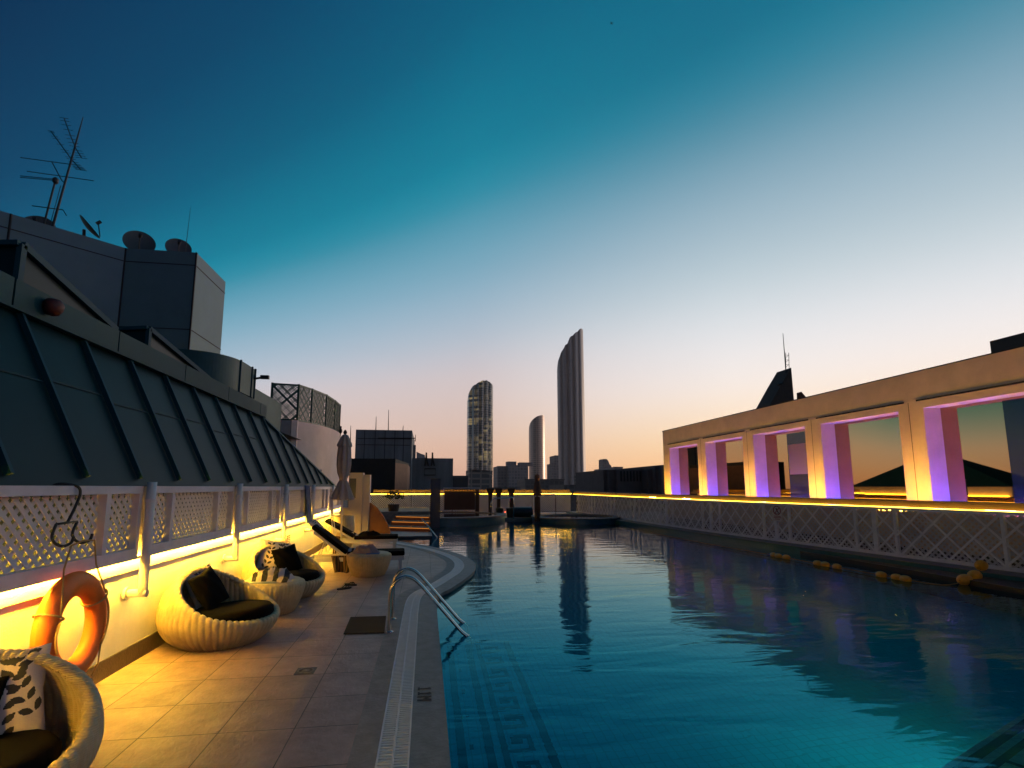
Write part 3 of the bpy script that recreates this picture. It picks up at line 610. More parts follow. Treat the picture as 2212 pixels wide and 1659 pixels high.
# ------------------------------------------------------------------ wicker furniture
def egg_chair(name, label, loc, rz, group):
    t = thing(name, label, 'armchair', loc, rz, group)
    Rh, Rv, zc, th, NR = .62, .53, .40, .07, 58
    def path(u):
        a_r = R(75) + R(70) * ((1 - math.cos(u)) / 2) ** 1.25
        out = []
        for i in range(19):
            a = R(36) + (a_r - R(36)) * (i / 18); rr = Rh * math.sin(a) ** .92; z = zc - Rv * math.cos(a) * (.755 if a < math.pi / 2 else 1.08)
            out.append((rr, z))
        (r0, z0), (r1, z1) = out[-2], out[-1]; d = Vector((r1 - r0, z1 - z0)).normalized(); nrm_ = Vector((-d.y, d.x))     # towards the axis
        if nrm_.x > 0: nrm_ = -nrm_
        c = Vector((r1, z1)) + nrm_ * th / 2
        for i in range(1, 7):
            an = math.pi * i / 7; q = c - nrm_ * math.cos(an) * th / 2 + d * math.sin(an) * th * .62; out.append((q.x, q.y))
        inner = [(r - th * .95 if i > 6 else r - th * .95, z) for i, (r, z) in enumerate(out[:19])][::-1]
        inner = [p for p in inner if p[1] > .20]
        n_in = 12; L_ = len(inner) - 1
        for i in range(n_in + 1):
            q = i / n_in * L_; j = min(int(q), L_ - 1); f = q - j
            out.append((inner[j][0] * (1 - f) + inner[j + 1][0] * f, inner[j][1] * (1 - f) + inner[j + 1][1] * f))
        out.append((out[-1][0] * .5, .19)); out.append((.01, .19))
        zmin = out[0][1]
        return [(r, z - zmin if i < 19 else z - zmin) for i, (r, z) in enumerate(out)]
    nu = NR * 6; paths = []
    for i in range(nu):
        u = 2 * math.pi * i / nu; P = path(u); rb = .017 * abs(math.sin(NR * u / 2)) ** .5
        row = []
        for j, (r, z) in enumerate(P):
            a, b = P[max(j - 1, 0)], P[min(j + 1, len(P) - 1)]; d = Vector((b[0] - a[0], b[1] - a[1]))
            if d.length > 0: d.normalize()
            k = rb if j < len(P) - 2 else 0
            rr, zz = r + d.y * k, z - d.x * k
            tw = u + .22 * (z if j < 22 else 0) * 0
            row.append((rr * math.cos(tw), rr * math.sin(tw), zz))
        paths.append(row)
    m_ = MB(); nv = len(paths[0]); vs = [paths[i][j] for j in range(nv) for i in range(nu)]
    fs = [(j * nu + i, j * nu + (i + 1) % nu, (j + 1) * nu + (i + 1) % nu, (j + 1) * nu + i) for j in range(nv - 1) for i in range(nu)]
    fs.append(tuple(range(nu - 1, -1, -1))); m_.add(vs, fs); m_.build('shell', M['wicker'], t, smooth=True, world=False)
    # thick round seat pad, a little proud of the low front rim
    m_ = MB(); prof = [(.02, 0), (.36, .0), (.43, .02), (.455, .06), (.45, .11), (.42, .145), (.36, .158), (.02, .165)]
    m_.lathe(prof, 40, (0, 0, 0)); pd = m_
    T = Matrix.Translation((.125, 0, .225)) @ Matrix.Rotation(R(-3), 4, 'Y'); pd.v = [tuple(T @ Vector(v)) for v in pd.v]
    pd.build('seat_cushion', M['black'], t, smooth=True, world=False)
    return t
LEAVES = []
for bx, by, ang in ((-.55, -.9, 70), (.25, -.95, 95), (.8, -.5, 120)):
    px, py, a = bx, by, R(ang)
    for s_ in range(7):
        for sg in (1, -1): LEAVES.append((px + .155 * math.cos(a + sg * 1.0), py + .155 * math.sin(a + sg * 1.0), a + sg * .8, .150, .074))
        px += .31 * math.cos(a); py += .31 * math.sin(a); a += .10 * (1 if bx < 0 else -1)
def leafy(u, v):
    for (x, y, a, l, w) in LEAVES:
        dx, dy = u - x, v - y; s_ = dx * math.cos(a) + dy * math.sin(a); q = -dx * math.sin(a) + dy * math.cos(a)
        if abs(s_) < l and abs(q) < w * (1 - (s_ / l) ** 2): return True
    for bx, by, ang in (): pass
    return False
def pillow_mesh(n=120):
    me = bpy.data.meshes.new('leaf_pillow'); vs = []; fs = []; mi = []
    for side in (1, -1):
        for j in range(n + 1):
            for i in range(n + 1):
                u, v = -1 + 2 * i / n, -1 + 2 * j / n
                h = .5 * ((1 - u ** 2) * (1 - v ** 2)) ** .42; pin = 1 - .10 * (1 - abs(u * v)) * (max(abs(u), abs(v)) ** 4)
                vs.append((u * .225 * pin, v * .225 * pin, side * h * .16 + .004 * math.sin(9 * u + 5 * v)))
        o = 0 if side > 0 else (n + 1) ** 2
        for j in range(n):
            for i in range(n):
                q = [o + j * (n + 1) + i, o + j * (n + 1) + i + 1, o + (j + 1) * (n + 1) + i + 1, o + (j + 1) * (n + 1) + i]
                fs.append(tuple(q if side > 0 else q[::-1])); mi.append(1 if leafy(-1 + 2 * (i + .5) / n, -1 + 2 * (j + .5) / n) else 0)
    me.from_pydata(vs, [], fs); me.materials.append(M['cloth_w']); me.materials.append(M['print']); me.polygons.foreach_set('material_index', mi); me.polygons.foreach_set('use_smooth', [True] * len(fs)); return me
PME = pillow_mesh()
PMB = PME.copy(); PMB.name = 'plain_pillow'; PMB.materials.clear(); PMB.materials.append(M['black']); PMB.polygons.foreach_set('material_index', [0] * len(PMB.polygons))
def pillow(leaf, c, facing, roll, lab, s=1, grp=None):
    o = bpy.data.objects.new('leaf_pillow' if leaf else 'black_pillow', PME if leaf else PMB); COL.objects.link(o)
    z = Vector(facing).normalized(); x = Vector((0, 0, 1)).cross(z).normalized(); y = z.cross(x); m_ = Matrix((x, y, z)).transposed().to_4x4()
    o.matrix_world = Matrix.Translation(c) @ m_ @ Matrix.Rotation(roll, 4, 'Z') @ Matrix.Scale(s, 4); return tag(o, lab, 'pillow', grp)
CH = [(-2.31, 6.66, R(-16)), (-2.24, 9.12, R(-34)), (-2.42, 3.36, R(-66))]
G = 'round wicker armchairs on the deck'
c0 = egg_chair('wicker_armchair', 'round wicker armchair with empty black seat pad, just past the orange ring', (CH[0][0], CH[0][1], 0), CH[0][2], G)
dup(c0, (CH[1][0], CH[1][1], 0), CH[1][2], 'round wicker armchair behind the towel piled wicker table', G)
dup(c0, (CH[2][0], CH[2][1], 0), CH[2][2], 'nearest round wicker armchair, cut by the picture corner', G, (.96, .96, .96))
def inchair(k, x, y, z): c = CH[k]; a = c[2]; return (c[0] + x * math.cos(a) - y * math.sin(a), c[1] + x * math.sin(a) + y * math.cos(a), z)
def dirc(k, ang, z): a = CH[k][2] + ang; return (math.cos(a), math.sin(a), z)
pillow(True, inchair(0, -.30, .06, .60), dirc(0, R(-4), .45), R(8), 'leaf print pillow half hidden in the armchair past the ring', 1.0)
pillow(False, inchair(0, -.16, -.02, .57), dirc(0, R(0), .55), R(14), 'plain black pillow leaning in the armchair past the ring', 1.0)
pillow(True, inchair(1, -.30, .02, .62), dirc(1, R(-20), .35), R(-14), 'leaf print pillow in the armchair behind the towel pile', 1.12)
pillow(False, inchair(1, -.14, .16, .55), dirc(1, R(-10), .4), R(10), 'plain black pillow in the armchair behind the towel pile', 1.0)
pillow(True, inchair(2, -.26, .05, .53), dirc(2, R(4), .42), R(3), 'large leaf print pillow in the nearest armchair', 1.12)
pillow(False, inchair(2, -.10, -.12, .46), dirc(2, R(2), .5), R(-4), 'dark pillow leaning on leaf pillow in nearest armchair', 1.05)
OTP = [(.02, 0), (.27, 0), (.31, .015), (.36, .12), (.405, .24), (.425, .33), (.43, .385), (.415, .415), (.385, .428), (.30, .43), (.02, .425)]
def ottoman(loc, lab):
    t = thing('wicker_table', lab, 'table', loc, 0, 'round wicker tables on the deck')
    m_ = MB(); m_.lathe(OTP[:9], 54 * 6, (0, 0, 0), .011, 54); m_.build('body', M['wicker'], t, smooth=True, world=False)
    m_ = MB(); m_.lathe([(.385, .43), (.38, .438), (.30, .440), (.02, .436)], 48); m_.build('top', M['wicker'], t, smooth=True, world=False); return t
ottoman((-2.13, 8.02, 0), 'round wicker table between two armchairs, heaped with striped towels')
ottoman((-1.10, 10.98, 0), 'round wicker table by the lounger, holding a crumpled pale towel')

def stripe_cloth(name, c1, c2, sc, dist):
    m = mat(name, c1, .95, bump=.4, bs=90); t = m.node_tree; b = t.nodes['Principled BSDF']; tc = t.nodes.new('ShaderNodeTexCoord')
    w = t.nodes.new('ShaderNodeTexWave'); w.inputs['Scale'].default_value = sc; w.inputs['Distortion'].default_value = dist; w.inputs['Detail'].default_value = 1.5; w.inputs['Detail Scale'].default_value = .8; t.links.new(tc.outputs['Object'], w.inputs['Vector'])
    r = t.nodes.new('ShaderNodeValToRGB'); r.color_ramp.elements[0].position = .48; r.color_ramp.elements[0].color = (*c1, 1); r.color_ramp.elements[1].position = .54; r.color_ramp.elements[1].color = (*c2, 1)
    t.links.new(w.outputs['Fac'], r.inputs[0]); t.links.new(r.outputs[0], b.inputs['Base Color']); return m
M['zebra'] = stripe_cloth('striped_towel', (.52, .42, .42), (.012, .012, .018), 2.2, 3.5)
from mathutils import noise as NZ
def heap(name, lab, c, rx, ry, h, m, seed, rz=0, cat='towel', amp=.25, sub=36, grp=None):
    mb_ = MB(); so_ = Vector((seed * 3.1, seed * 1.7, 0))
    def fn(u, v):
        a = 2 * math.pi * u; q = Vector((math.cos(a) * v, math.sin(a) * v, 0)); n1 = NZ.noise(q * 2.2 + so_); n2 = NZ.noise(q * 5.5 + so_ * 2); n3 = abs(NZ.noise(q * 4 + so_ * 3))
        z = h * max(0, (1 - v ** 3)) * (.72 + amp * 1.4 * n1 + amp * .7 * n2 - amp * .8 * n3) + .004
        e = 1 + .16 * NZ.noise(Vector((math.cos(a) * 2, math.sin(a) * 2, seed)))
        return (rx * q.x * e, ry * q.y * e, z)
    mb_.grid(fn, sub * 2, sub, True); mb_.v = [tuple(Matrix.Rotation(rz, 3, 'Z') @ Vector(v) + Vector(c)) for v in mb_.v]
    o = mb_.build(name, m, smooth=True); return tag(o, lab, cat, grp)
heap('striped_towel', 'black and white striped towel heaped on the front wicker table', (-2.14, 8.04, .44), .31, .22, .20, M['zebra'], 1, R(20))
heap('folded_towel', 'small dark folded towel at the edge of the front wicker table', (-1.98, 7.86, .44), .16, .10, .07, M['zebra'], 4, R(-20))
tag(MB().box(-2.34, -2.02, 7.72, 7.86, .442, .455).build('folded_magazine', mat('magazine', (.30, .33, .36), .5)), 'pale folded paper under the striped towel heap', 'magazine')
heap('crumpled_towel', 'crumpled pale pink towel on the wicker table by the lounger', (-1.16, 10.94, .44), .27, .17, .20, M['towel_p'], 7, R(10))
tag(MB().box(-1.13, -.88, 10.70, 10.86, .441, .452).build('blue_cloth', M['towel_b'], bevel=.004), 'flat blue cloth under the crumpled pale towel', 'cloth')

# ------------------------------------------------------------------ loungers
def lounger(loc, rz, lab, pad, raised=38):
    """head at local -x, foot at +x, 2 m long; seat 0.32 m high"""
    t = thing('sun_lounger', lab, 'sun lounger', loc, rz, 'white framed sun loungers')
    m_ = MB()
    for sy in (-.31, .31): m_.box(-.98, .98, sy - .02, sy + .02, .22, .30)
    m_.box(-.98, -.94, -.289, .289, .222, .298); m_.box(.94, .98, -.289, .289, .222, .298); m_.box(-.2, -.16, -.289, .289, .222, .298)
    m_.build('frame', M['white'], t, world=False, bevel=.004)
    for sx in (-.86, .90):
        for sy in (-.31, .31): MB().box(sx - .035, sx + .035, sy - .018, sy + .018, 0, .219).build('leg', M['white'], t, world=False)
    ca_, sa_ = math.cos(R(raised)), math.sin(R(raised)); hx, hz = -.22, .31
    m_ = MB()
    for sy in (-.27, .27): m_.bar((hx, sy, hz), (hx - .80 * ca_, sy, hz + .80 * sa_), .035, .05, side=(0, 1, 0))
    m_.bar((hx - .80 * ca_, -.288, hz + .80 * sa_), (hx - .80 * ca_, .288, hz + .80 * sa_), .05, .05); m_.build('back_frame', M['white'], t, world=False)
    m_ = MB()
    for sy in (-.24, .24): m_.bar((hx - .55 * ca_, sy, hz + .55 * sa_ - .02), (-.80, sy, .262), .022, .022, side=(0, 1, 0))
    m_.build('prop', M['white'], t, world=False)
    m_ = MB(); m_.box(-.20, .99, -.30, .30, .305, .40); m_.build('seat_pad', pad, t, world=False, bevel=.03)
    m_ = MB(); d = Vector((-ca_, 0, sa_)); nn_ = Vector((sa_, 0, ca_)); p = Vector((hx + .02, 0, hz + .075)); m_.bar(p, p + d * .90, .09, .60, side=nn_); m_.build('back_pad', pad, t, world=False, bevel=.03)
    return t
lounger((-1.42, 11.75, 0), R(3), 'white lounger with raised black backrest beside the front wicker tables', M['black'])
lounger((-1.75, 15.4, 0), R(2), 'far black padded lounger below the end pillar', M['black'], 30)
pillow(True, (-2.30, 11.8, .92), (.62, -.25, .75), R(10), 'small leaf pillow at the top of the raised lounger back', .72)
heap('bath_towel', 'blue and black patterned towel lying on the raised lounger seat', (-1.45, 11.75, .40), .34, .20, .06, stripe_cloth('blue_pattern', (.16, .26, .45), (.01, .012, .02), 3, 5), 11, 0)
heap('bath_towel', 'black and white towel on the far lounger below the end pillar', (-2.1, 15.35, .40), .26, .2, .12, M['zebra'], 13, 0)
heap('dark_clothes', 'dark clothes heaped on the far lounger', (-1.55, 15.4, .40), .32, .24, .14, M['black'], 15, 0, 'clothes')
# towel hanging from the lounger to the floor
mb = MB()
def fd(u, v):
    w = .30 - .06 * v; x = -1.72 + (u - .5) * w * 2 * .62 + .05 * v; return (x, 11.40 - .05 * math.sin(u * 9) * (.4 + v) - .06 * v, .34 - .335 * v + .02 * math.sin(u * 7) * v)
mb.grid(fd, 28, 16); mb.grid(lambda u, v: tuple(Vector(fd(u, v)) + Vector((0, .012, 0))), 28, 16)
tag(mb.build('draped_towel', stripe_cloth('brown_pattern', (.10, .055, .03), (.008, .009, .014), 5, 6), smooth=True), 'dark brown patterned towel hanging off the lounger to the floor', 'towel')
for (nm, lab, x0, y0, a) in (('flip_flop', 'black flip flop lying nearest the wicker armchairs', -1.36, 9.58, R(36)), ('flip_flop', 'black flip flop lying farther, toward the pool ladder', -1.30, 9.93, R(-34))):
    t = thing(nm, lab, 'sandal', (x0, y0, 0), a, 'flip flops on the deck')
    n_ = 24; pts = [(.135 * math.cos(2 * math.pi * i / n_), (.05 + .008 * math.cos(2 * math.pi * i / n_)) * math.sin(2 * math.pi * i / n_) - .006 * math.sin(4 * math.pi * i / n_)) for i in range(n_)]
    MB().prism(pts, .002, .024).build('sole', M['rubber'], t, world=False); MB().tube([(-.02, .05, .02), (.02, .03, .055), (.075, .0, .05), (.085, 0, .022)], .008, 6).tube([(-.02, -.05, .02), (.02, -.03, .055), (.075, .0, .05)], .008, 6).build('strap', M['rubber'], t, world=False)
tag(MB().prism([(-.94, 6.70), (-.46, 6.68), (-.50, 7.50), (-.97, 7.51)], .003, .014).build('rubber_mat', M['rubber']), 'black rubber mat on the deck beside the pool ladder', 'mat')
dr = thing('floor_drain', 'square floor drain with round grille in the deck tiles', 'drain', (-1.105, 5.47, 0))
MB().box(-1.195, -1.015, 5.38, 5.56, .0015, .005).build('plate', mat('drain_plate', (.06, .05, .05), .5), dr)
MB().lathe([(.062, .005), (.062, .009), (.074, .009), (.074, .005)], 28, (-1.105, 5.47, 0)).lathe([(.002, .005), (.035, .005), (.03, .011), (.002, .012)], 20, (-1.105, 5.47, 0)).build('grille', M['coping'], dr)
vt = thing('wall_vent', 'small louvred vent low on the left wall behind the lounger', 'vent', (-2.9, 11.93, .64))
MB().box(-2.899, -2.888, 11.80, 12.06, .55, .72).build('plate', M['brown'], vt)
m_ = MB()
for i in range(4): m_.box(-2.888, -2.880, 11.82, 12.04, .565 + i * .038, .583 + i * .038)
m_.build('louvre', M['white'], vt)

# ------------------------------------------------------------------ pool ladder rails
def ladder(x0, ys, top, lab, sgn=1, plunge=.44, name='pool_ladder', grp=None):
    t = thing(name, lab, 'ladder', (x0, ys[0], 0), 0, grp)
    for yv in ys:
        P = [(0, 0), (0, .2), (0, .42), (.02, .53), (.08, .61), (.17, .65), (.27, .625), (.36, .55), (.47, .43), (.85, .0), (1.0, -.17), (1.0, -.6)]
        P = catmull([(x0 + p[0] * sgn, yv, .003 + p[1] * top / .65) for p in P], 6)
        MB().tube(P, .0215, 14).build('handrail', M['steel'], t, smooth=True)
        MB().lathe([(.024, .004), (.05, .006), (.052, .012), (.03, .02), (.024, .024)], 20, (x0, yv, 0)).build('base_flange', M['steel'], t, smooth=True)
    return t
ladder(-.405, (6.71, 7.34), .65, 'polished steel pool ladder handrails beside the black mat')
tag(MB().tube([(-.12, 19.16, .62), (.42, 19.35, -.05), (.52, 19.4, -.2)], .022, 10).build('handrail', M['steel'], smooth=True), 'single sloping steel handrail at the far side of the inlet', 'handrail')

# ------------------------------------------------------------------ life ring, hook and rope
RC = Vector((-2.70, 4.66, .665))
lr = thing('life_ring', 'orange life ring hanging against the left wall below the lattice', 'life ring', tuple(RC))
def rg(u, v):
    a, b = 2 * math.pi * u, 2 * math.pi * v; r1, r2 = .30, .078; rr = r1 + r2 * 1.12 * math.cos(b)
    return (RC.x + r2 * .9 * math.sin(b) - .012 * math.sin(a), RC.y + rr * math.cos(a), RC.z + rr * math.sin(a) * 1.10)
MB().grid(rg, 72, 20, True).build('ring', M['ring'], lr, smooth=True)
m_ = MB(); S_ = lambda a, k=1: Vector((RC.x + .075, RC.y + (.30 * k) * math.cos(a), RC.z + .33 * k * math.sin(a)))
for a0, a1 in ((R(200), R(160)), (R(35), R(-35))):
    m_.tube([S_(a0 + (a1 - a0) * i / 10, 1.0 + .05 * math.sin(math.pi * i / 10)) + Vector((.012, 0, 0)) for i in range(11)], .008, 6)
for a in (R(155), R(33)):
    m_.tube([Vector((RC.x + .085 * math.cos(b), RC.y + .30 * math.cos(a) + .1 * math.sin(b) * math.cos(a), RC.z + .33 * math.sin(a) + .1 * math.sin(b) * math.sin(a))) for b in [2 * math.pi * i / 16 for i in range(16)]], .008, 6, True)
hk = [(-2.74, 4.49, 1.315), (-2.72, 4.80, 1.325)]
m_.tube([S_(R(155)) + Vector((.01, -.01, .02)), (-2.66, 4.43, 1.14), (-2.67, 4.50, 1.305)], .007, 6); m_.tube([S_(R(33)) + Vector((.01, .0, .03)), (-2.66, 4.82, 1.12), (-2.67, 4.78, 1.32)], .007, 6); m_.tube([(-2.67, 4.50, 1.305), (-2.665, 4.62, 1.33), (-2.67, 4.78, 1.32)], .007, 6)
m_.tube([S_(R(-35)) + Vector((.01, 0, 0)), (-2.66, 4.98, .30), (-2.68, 4.90, .17), (-2.66, 4.84, .12)], .006, 6)
m_.build('rope', M['rope'], lr, smooth=True)
ho = thing('wire_hook', 'black wire hanger hooked over the lattice fence holding the life ring', 'hanger', (-2.78, 4.65, 1.32))
m_ = MB(); m_.tube(catmull([(-2.90, 4.60, 1.73), (-2.90, 4.61, 1.765), (-2.85, 4.64, 1.775), (-2.79, 4.70, 1.755), (-2.775, 4.72, 1.70), (-2.775, 4.68, 1.60), (-2.775, 4.62, 1.50), (-2.775, 4.60, 1.475)], 5), .011, 8)
m_.tube([(-2.77, 4.47, 1.47), (-2.77, 4.71, 1.475)], .009, 8)
for y0, y1 in ((4.47, 4.43), (4.71, 4.66)): m_.tube(catmull([(-2.77, y0, 1.47), (-2.765, y1, 1.39), (-2.75, y1 + .01, 1.335), (-2.72, y1 + .05, 1.305), (-2.70, y1 + .11, 1.32), (-2.695, y1 + .13, 1.37)], 5), .011, 8)
m_.build('wire', M['iron'], ho, smooth=True)

# ------------------------------------------------------------------ blue towel, umbrella, poles, wicker tub
mb = MB()
def bt_(u, v):
    w = .16 + .14 * v; y0 = 12.88 + .28 * v; return (XF + .035 + .03 * math.sin(u * 16 + 2 * v) + .03 * v, y0 + (u - .5) * w * 2.1, 1.79 - .88 * v + .03 * math.sin(5 * u) * v)
mb.grid(bt_, 36, 20); mb.grid(lambda u, v: tuple(Vector(bt_(u, v)) - Vector((.02, 0, 0))), 36, 20)
tag(mb.build('blue_towel', M['towel_b'], smooth=True), 'blue towel hung over the left lattice fence beyond the lounger', 'towel')
UX, UY = -2.12, 14.0
um = thing('closed_umbrella', 'tall closed cream umbrella at the far end of the left wall', 'umbrella', (UX, UY, 0))
def fold(prof, nf, amp, seed):
    m_ = MB(); n_ = nf * 8
    def fn(u, v):
        q = v * (len(prof) - 1); j = min(int(q), len(prof) - 2); f = q - j; r = prof[j][0] * (1 - f) + prof[j + 1][0] * f; z = prof[j][1] * (1 - f) + prof[j + 1][1] * f; a = 2 * math.pi * u
        k = amp * (.4 + .6 * r / .25); r *= 1 + k * math.cos(nf * a + .4 * math.sin(3 * a + seed) + v * .6); return (UX + r * math.cos(a), UY + r * math.sin(a), z + .02 * math.cos(nf * a) * v)
    m_.grid(fn, n_, 30, True); return m_
fold([(.02, 3.12), (.075, 3.09), (.12, 2.98), (.165, 2.86), (.175, 2.79)], 8, .16, 1).build('top_flounce', M['canvas'], um, smooth=True)
fold([(.05, 3.02), (.10, 2.9), (.15, 2.75), (.165, 2.5), (.165, 2.3), (.14, 2.1), (.10, 1.97), (.088, 1.92), (.13, 1.82), (.20, 1.62), (.265, 1.43)], 8, .18, 2).build('canopy', M['canvas'], um, smooth=True)
MB().tube([(UX, UY, 1.905), (UX, UY, 1.935)], .10, 20).build('tie', M['canvas'], um)
MB().tube([(UX, UY, .1), (UX, UY, 3.12)], .022, 12).build('pole', M['white'], um, smooth=True); MB().lathe([(.01, 0), (.045, .03), (.05, .07), (.02, .12), (.004, .13)], 12, (UX, UY, 3.11)).build('finial', M['wood'], um, smooth=True)
MB().lathe([(.03, 0), (.24, .0), (.25, .06), (.06, .12), (.03, .3)], 24, (UX, UY, 0)).build('base', M['concrete'], um)
for i, (xa, xb) in enumerate(((-2.42, -2.24), (-2.37, -2.19))):
    t = thing('pool_pole', ['slim white pole leaning left of the umbrella, the outer one', 'slim white pole leaning left of the umbrella, the inner one'][i], 'pole', (xb, 13.7, 0), 0, 'leaning pool poles')
    MB().tube([(xb, 13.7, .36), (xa, 13.85, 1.53)], .012, 8).build('shaft', M['white'], t); MB().tube([(xb, 13.7, .0), (xb, 13.7, .36)], .02, 8).build('socket', M['wood'], t)
tag(MB().lathe([(.02, .56), (.09, .56), (.11, .60), (.12, .70), (.10, .71), (.02, .70)], 4, (-2.17, 13.45, -.16)).build('plant_pot', M['brown']), 'small square brown pot under the umbrella', 'pot')
t = thing('wicker_tub', 'tall wicker tub glowing yellow against the wall behind the umbrella', 'tub', (-2.47, 16.4, 0)); m_ = MB(); m_.lathe([(.30, 0), (.35, .2), (.36, .6), (.33, .88), (.30, .90), (.28, .85)], 40 * 6, (0, 0, 0), .012, 40); m_.build('body', M['wicker'], t, smooth=True, world=False)
MB().lathe([(.02, .82), (.28, .82), (.29, .84), (.02, .845)], 32).build('lid', M['wicker'], t, world=False)

# ------------------------------------------------------------------ right boundary fence, ledge, light strip
FL = [(11.9, 2.0), (11.62, 6.0), (11.4, 8.7), (11.05, 11.3), (10.72, 14.0), (10.42, 16.8), (10.2, 20.0), (10.08, 24), (10.0, 29.0), (9.95, 35.0)]
def resample(P, ds):
    P = catmull(P, 12); out = [Vector(P[0])]; acc = 0
    for a, b in zip(P[:-1], P[1:]):
        a, b = Vector(a), Vector(b); L_ = (b - a).length; t = ds - acc
        while t <= L_: out.append(a + (b - a) * (t / L_)); t += ds
        acc = (acc + L_) % ds
    return out
rf_ = thing('pool_fence', 'long double lattice fence along the right side of the pool', 'fence', (10.5, 15, .1))
RS = resample(FL, 3.2); ZB0, ZB1 = .12, 1.26
for a, b in zip(RS[:-1], RS[1:]):
    u = (b - a); w = u.length; u = u.normalized(); u3 = Vector((u.x, u.y, 0)); nv_ = Vector((-u.y, u.x, 0))          # towards the pool
    A3 = Vector((a.x, a.y, 0)); V = lambda s_, z, o_=0: A3 + u3 * s_ + Vector((0, 0, z)) + nv_ * o_
    MB().bar(V(0, ZB1 - .03, .03), V(w, ZB1 - .03, .03), .06, .16, side=(0, 0, 1)).build('top_rail', M['lattice_r'], rf_)
    MB().bar(V(0, ZB0 + .03), V(w, ZB0 + .03), .08, .06, side=(0, 0, 1)).build('bottom_rail', M['lattice_r'], rf_)
    for s_ in (0, .52, w - .52): MB().bar(V(s_, ZB0, .003), V(s_, ZB1, .003), .11 if s_ == 0 else .065, .075, side=u3).build('post', M['lattice_r'], rf_)
    for s0, s1 in ((.05, .49), (.55, w - .55), (w - .49, w - .05)):
        m_ = MB(); lattice(m_, V(s0, ZB0 + .06, .02), u3, nv_, s1 - s0, ZB1 - ZB0 - .12, .36, .042, .012); m_.build('wide_lattice', M['lattice_r'], rf_)
        m_ = MB(); lattice(m_, V(s0, ZB0 + .06, -.05), u3, nv_, s1 - s0, ZB1 - ZB0 - .12, .095, .044, .006); m_.build('fine_lattice', M['lattice_shade'], rf_)
FC = resample(FL, .8); FCp = [(p.x, p.y) for p in FC]
kerb = MB(); inner = offset(FCp, .50); outer = offset(FCp, -.25); kk = len(FCp)
kerb.add([(x, y, .02) for x, y in inner] + [(x, y, .10) for x, y in inner] + [(x, y, .12) for x, y in outer], [(i, i + 1, i + 1 + kk, i + kk) for i in range(kk - 1)] + [(i + kk, i + 1 + kk, i + 1 + 2 * kk, i + 2 * kk) for i in range(kk - 1)])
struct('kerb', kerb, M['stone'])
mb = MB(); w1 = offset(FCp, .505); w2 = offset(FCp, .9)
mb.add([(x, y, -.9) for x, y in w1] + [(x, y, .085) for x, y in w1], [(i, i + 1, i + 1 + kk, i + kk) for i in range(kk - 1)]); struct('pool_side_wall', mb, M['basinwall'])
led2 = thing('led_strip', 'glowing yellow light strip along the top of the right pool fence', 'light strip', (10.5, 15, 1.27))
mb = MB(); q = offset(FCp, -.01)
for a, b in zip(q[:-1], q[1:]): mb.bar((*a, 1.272), (*b, 1.272), .02, .022)
mb.build('tube', emis('led_warm_right', LEDC, 9), led2)
lg = thing('fence_ledge', 'amber lit ledge board behind the right fence light strip', 'ledge', (10.7, 15, 1.29))
mb = MB(); l0 = offset(FCp, -.06); l1 = offset(FCp, -.62)
for i in range(kk - 1):
    mb.add([(*l0[i], 1.285), (*l0[i + 1], 1.285), (*l1[i + 1], 1.285), (*l1[i], 1.285), (*l0[i], 1.43), (*l0[i + 1], 1.43), (*l1[i + 1], 1.43), (*l1[i], 1.43)], [(0, 3, 2, 1), (4, 5, 6, 7), (0, 1, 5, 4), (2, 3, 7, 6)])
mb.build('board', M['fencetop'], lg)
struct('side_terrace', MB().box(10.1, 40, -5, 36, -1.2, .02), M['iron'])
# no diving sign: pictogram and lines of small print, red on white
p0 = Vector((10.72, 14.62, 0)); fu = (RS[4] - RS[3]).normalized() if len(RS) > 4 else Vector((0, 1)); fu = Vector((-.11, .99, 0)).normalized(); fn_ = Vector((-fu.y, fu.x, 0)) * 1
sg_ = thing('warning_sign', 'white no diving sign with red circle fixed to the right pool fence', 'sign', (10.66, 14.6, .72))
P_ = lambda s_, z, o_=0: Vector((10.655, 14.62, 0)) + fu * s_ + Vector((0, 0, z)) + fn_ * (.055 + o_)
MB().slab([P_(-.2, .72), P_(.2, .72), P_(.2, 1.2), P_(-.2, 1.2)], fn_ * .01).build('plate', M['white'], sg_)
redp = mat('sign_red', (.30, .03, .03), .6)
m_ = MB(); m_.tube([P_(.14 * math.cos(2 * math.pi * i / 24), 1.04 + .13 * math.sin(2 * math.pi * i / 24), .014) for i in range(24)], .011, 6, True); m_.tube([P_(.10, .95, .014), P_(-.10, 1.13, .014)], .011, 6); m_.build('prohibition_ring', redp, sg_)
m_ = MB(); m_.slab([P_(.05, 1.10, .012), P_(.015, 1.11, .012), P_(-.045, 1.0, .012), P_(-.02, .985, .012)], fn_ * .003); m_.tube([P_(-.05, .98, .014), P_(-.058, .97, .014)], .02, 8); m_.slab([P_(-.10, .945, .012), P_(.09, .945, .012), P_(.09, .955, .012), P_(-.10, .955, .012)], fn_ * .003); m_.build('pictogram', M['print'], sg_)
m_ = MB()
for z_, w_ in ((.86, .13), (.82, .15), (.775, .10)): m_.slab([P_(-w_, z_, .011), P_(w_, z_, .011), P_(w_, z_ + .017, .011), P_(-w_, z_ + .017, .011)], fn_ * .002)
m_.build('small_print', redp, sg_)
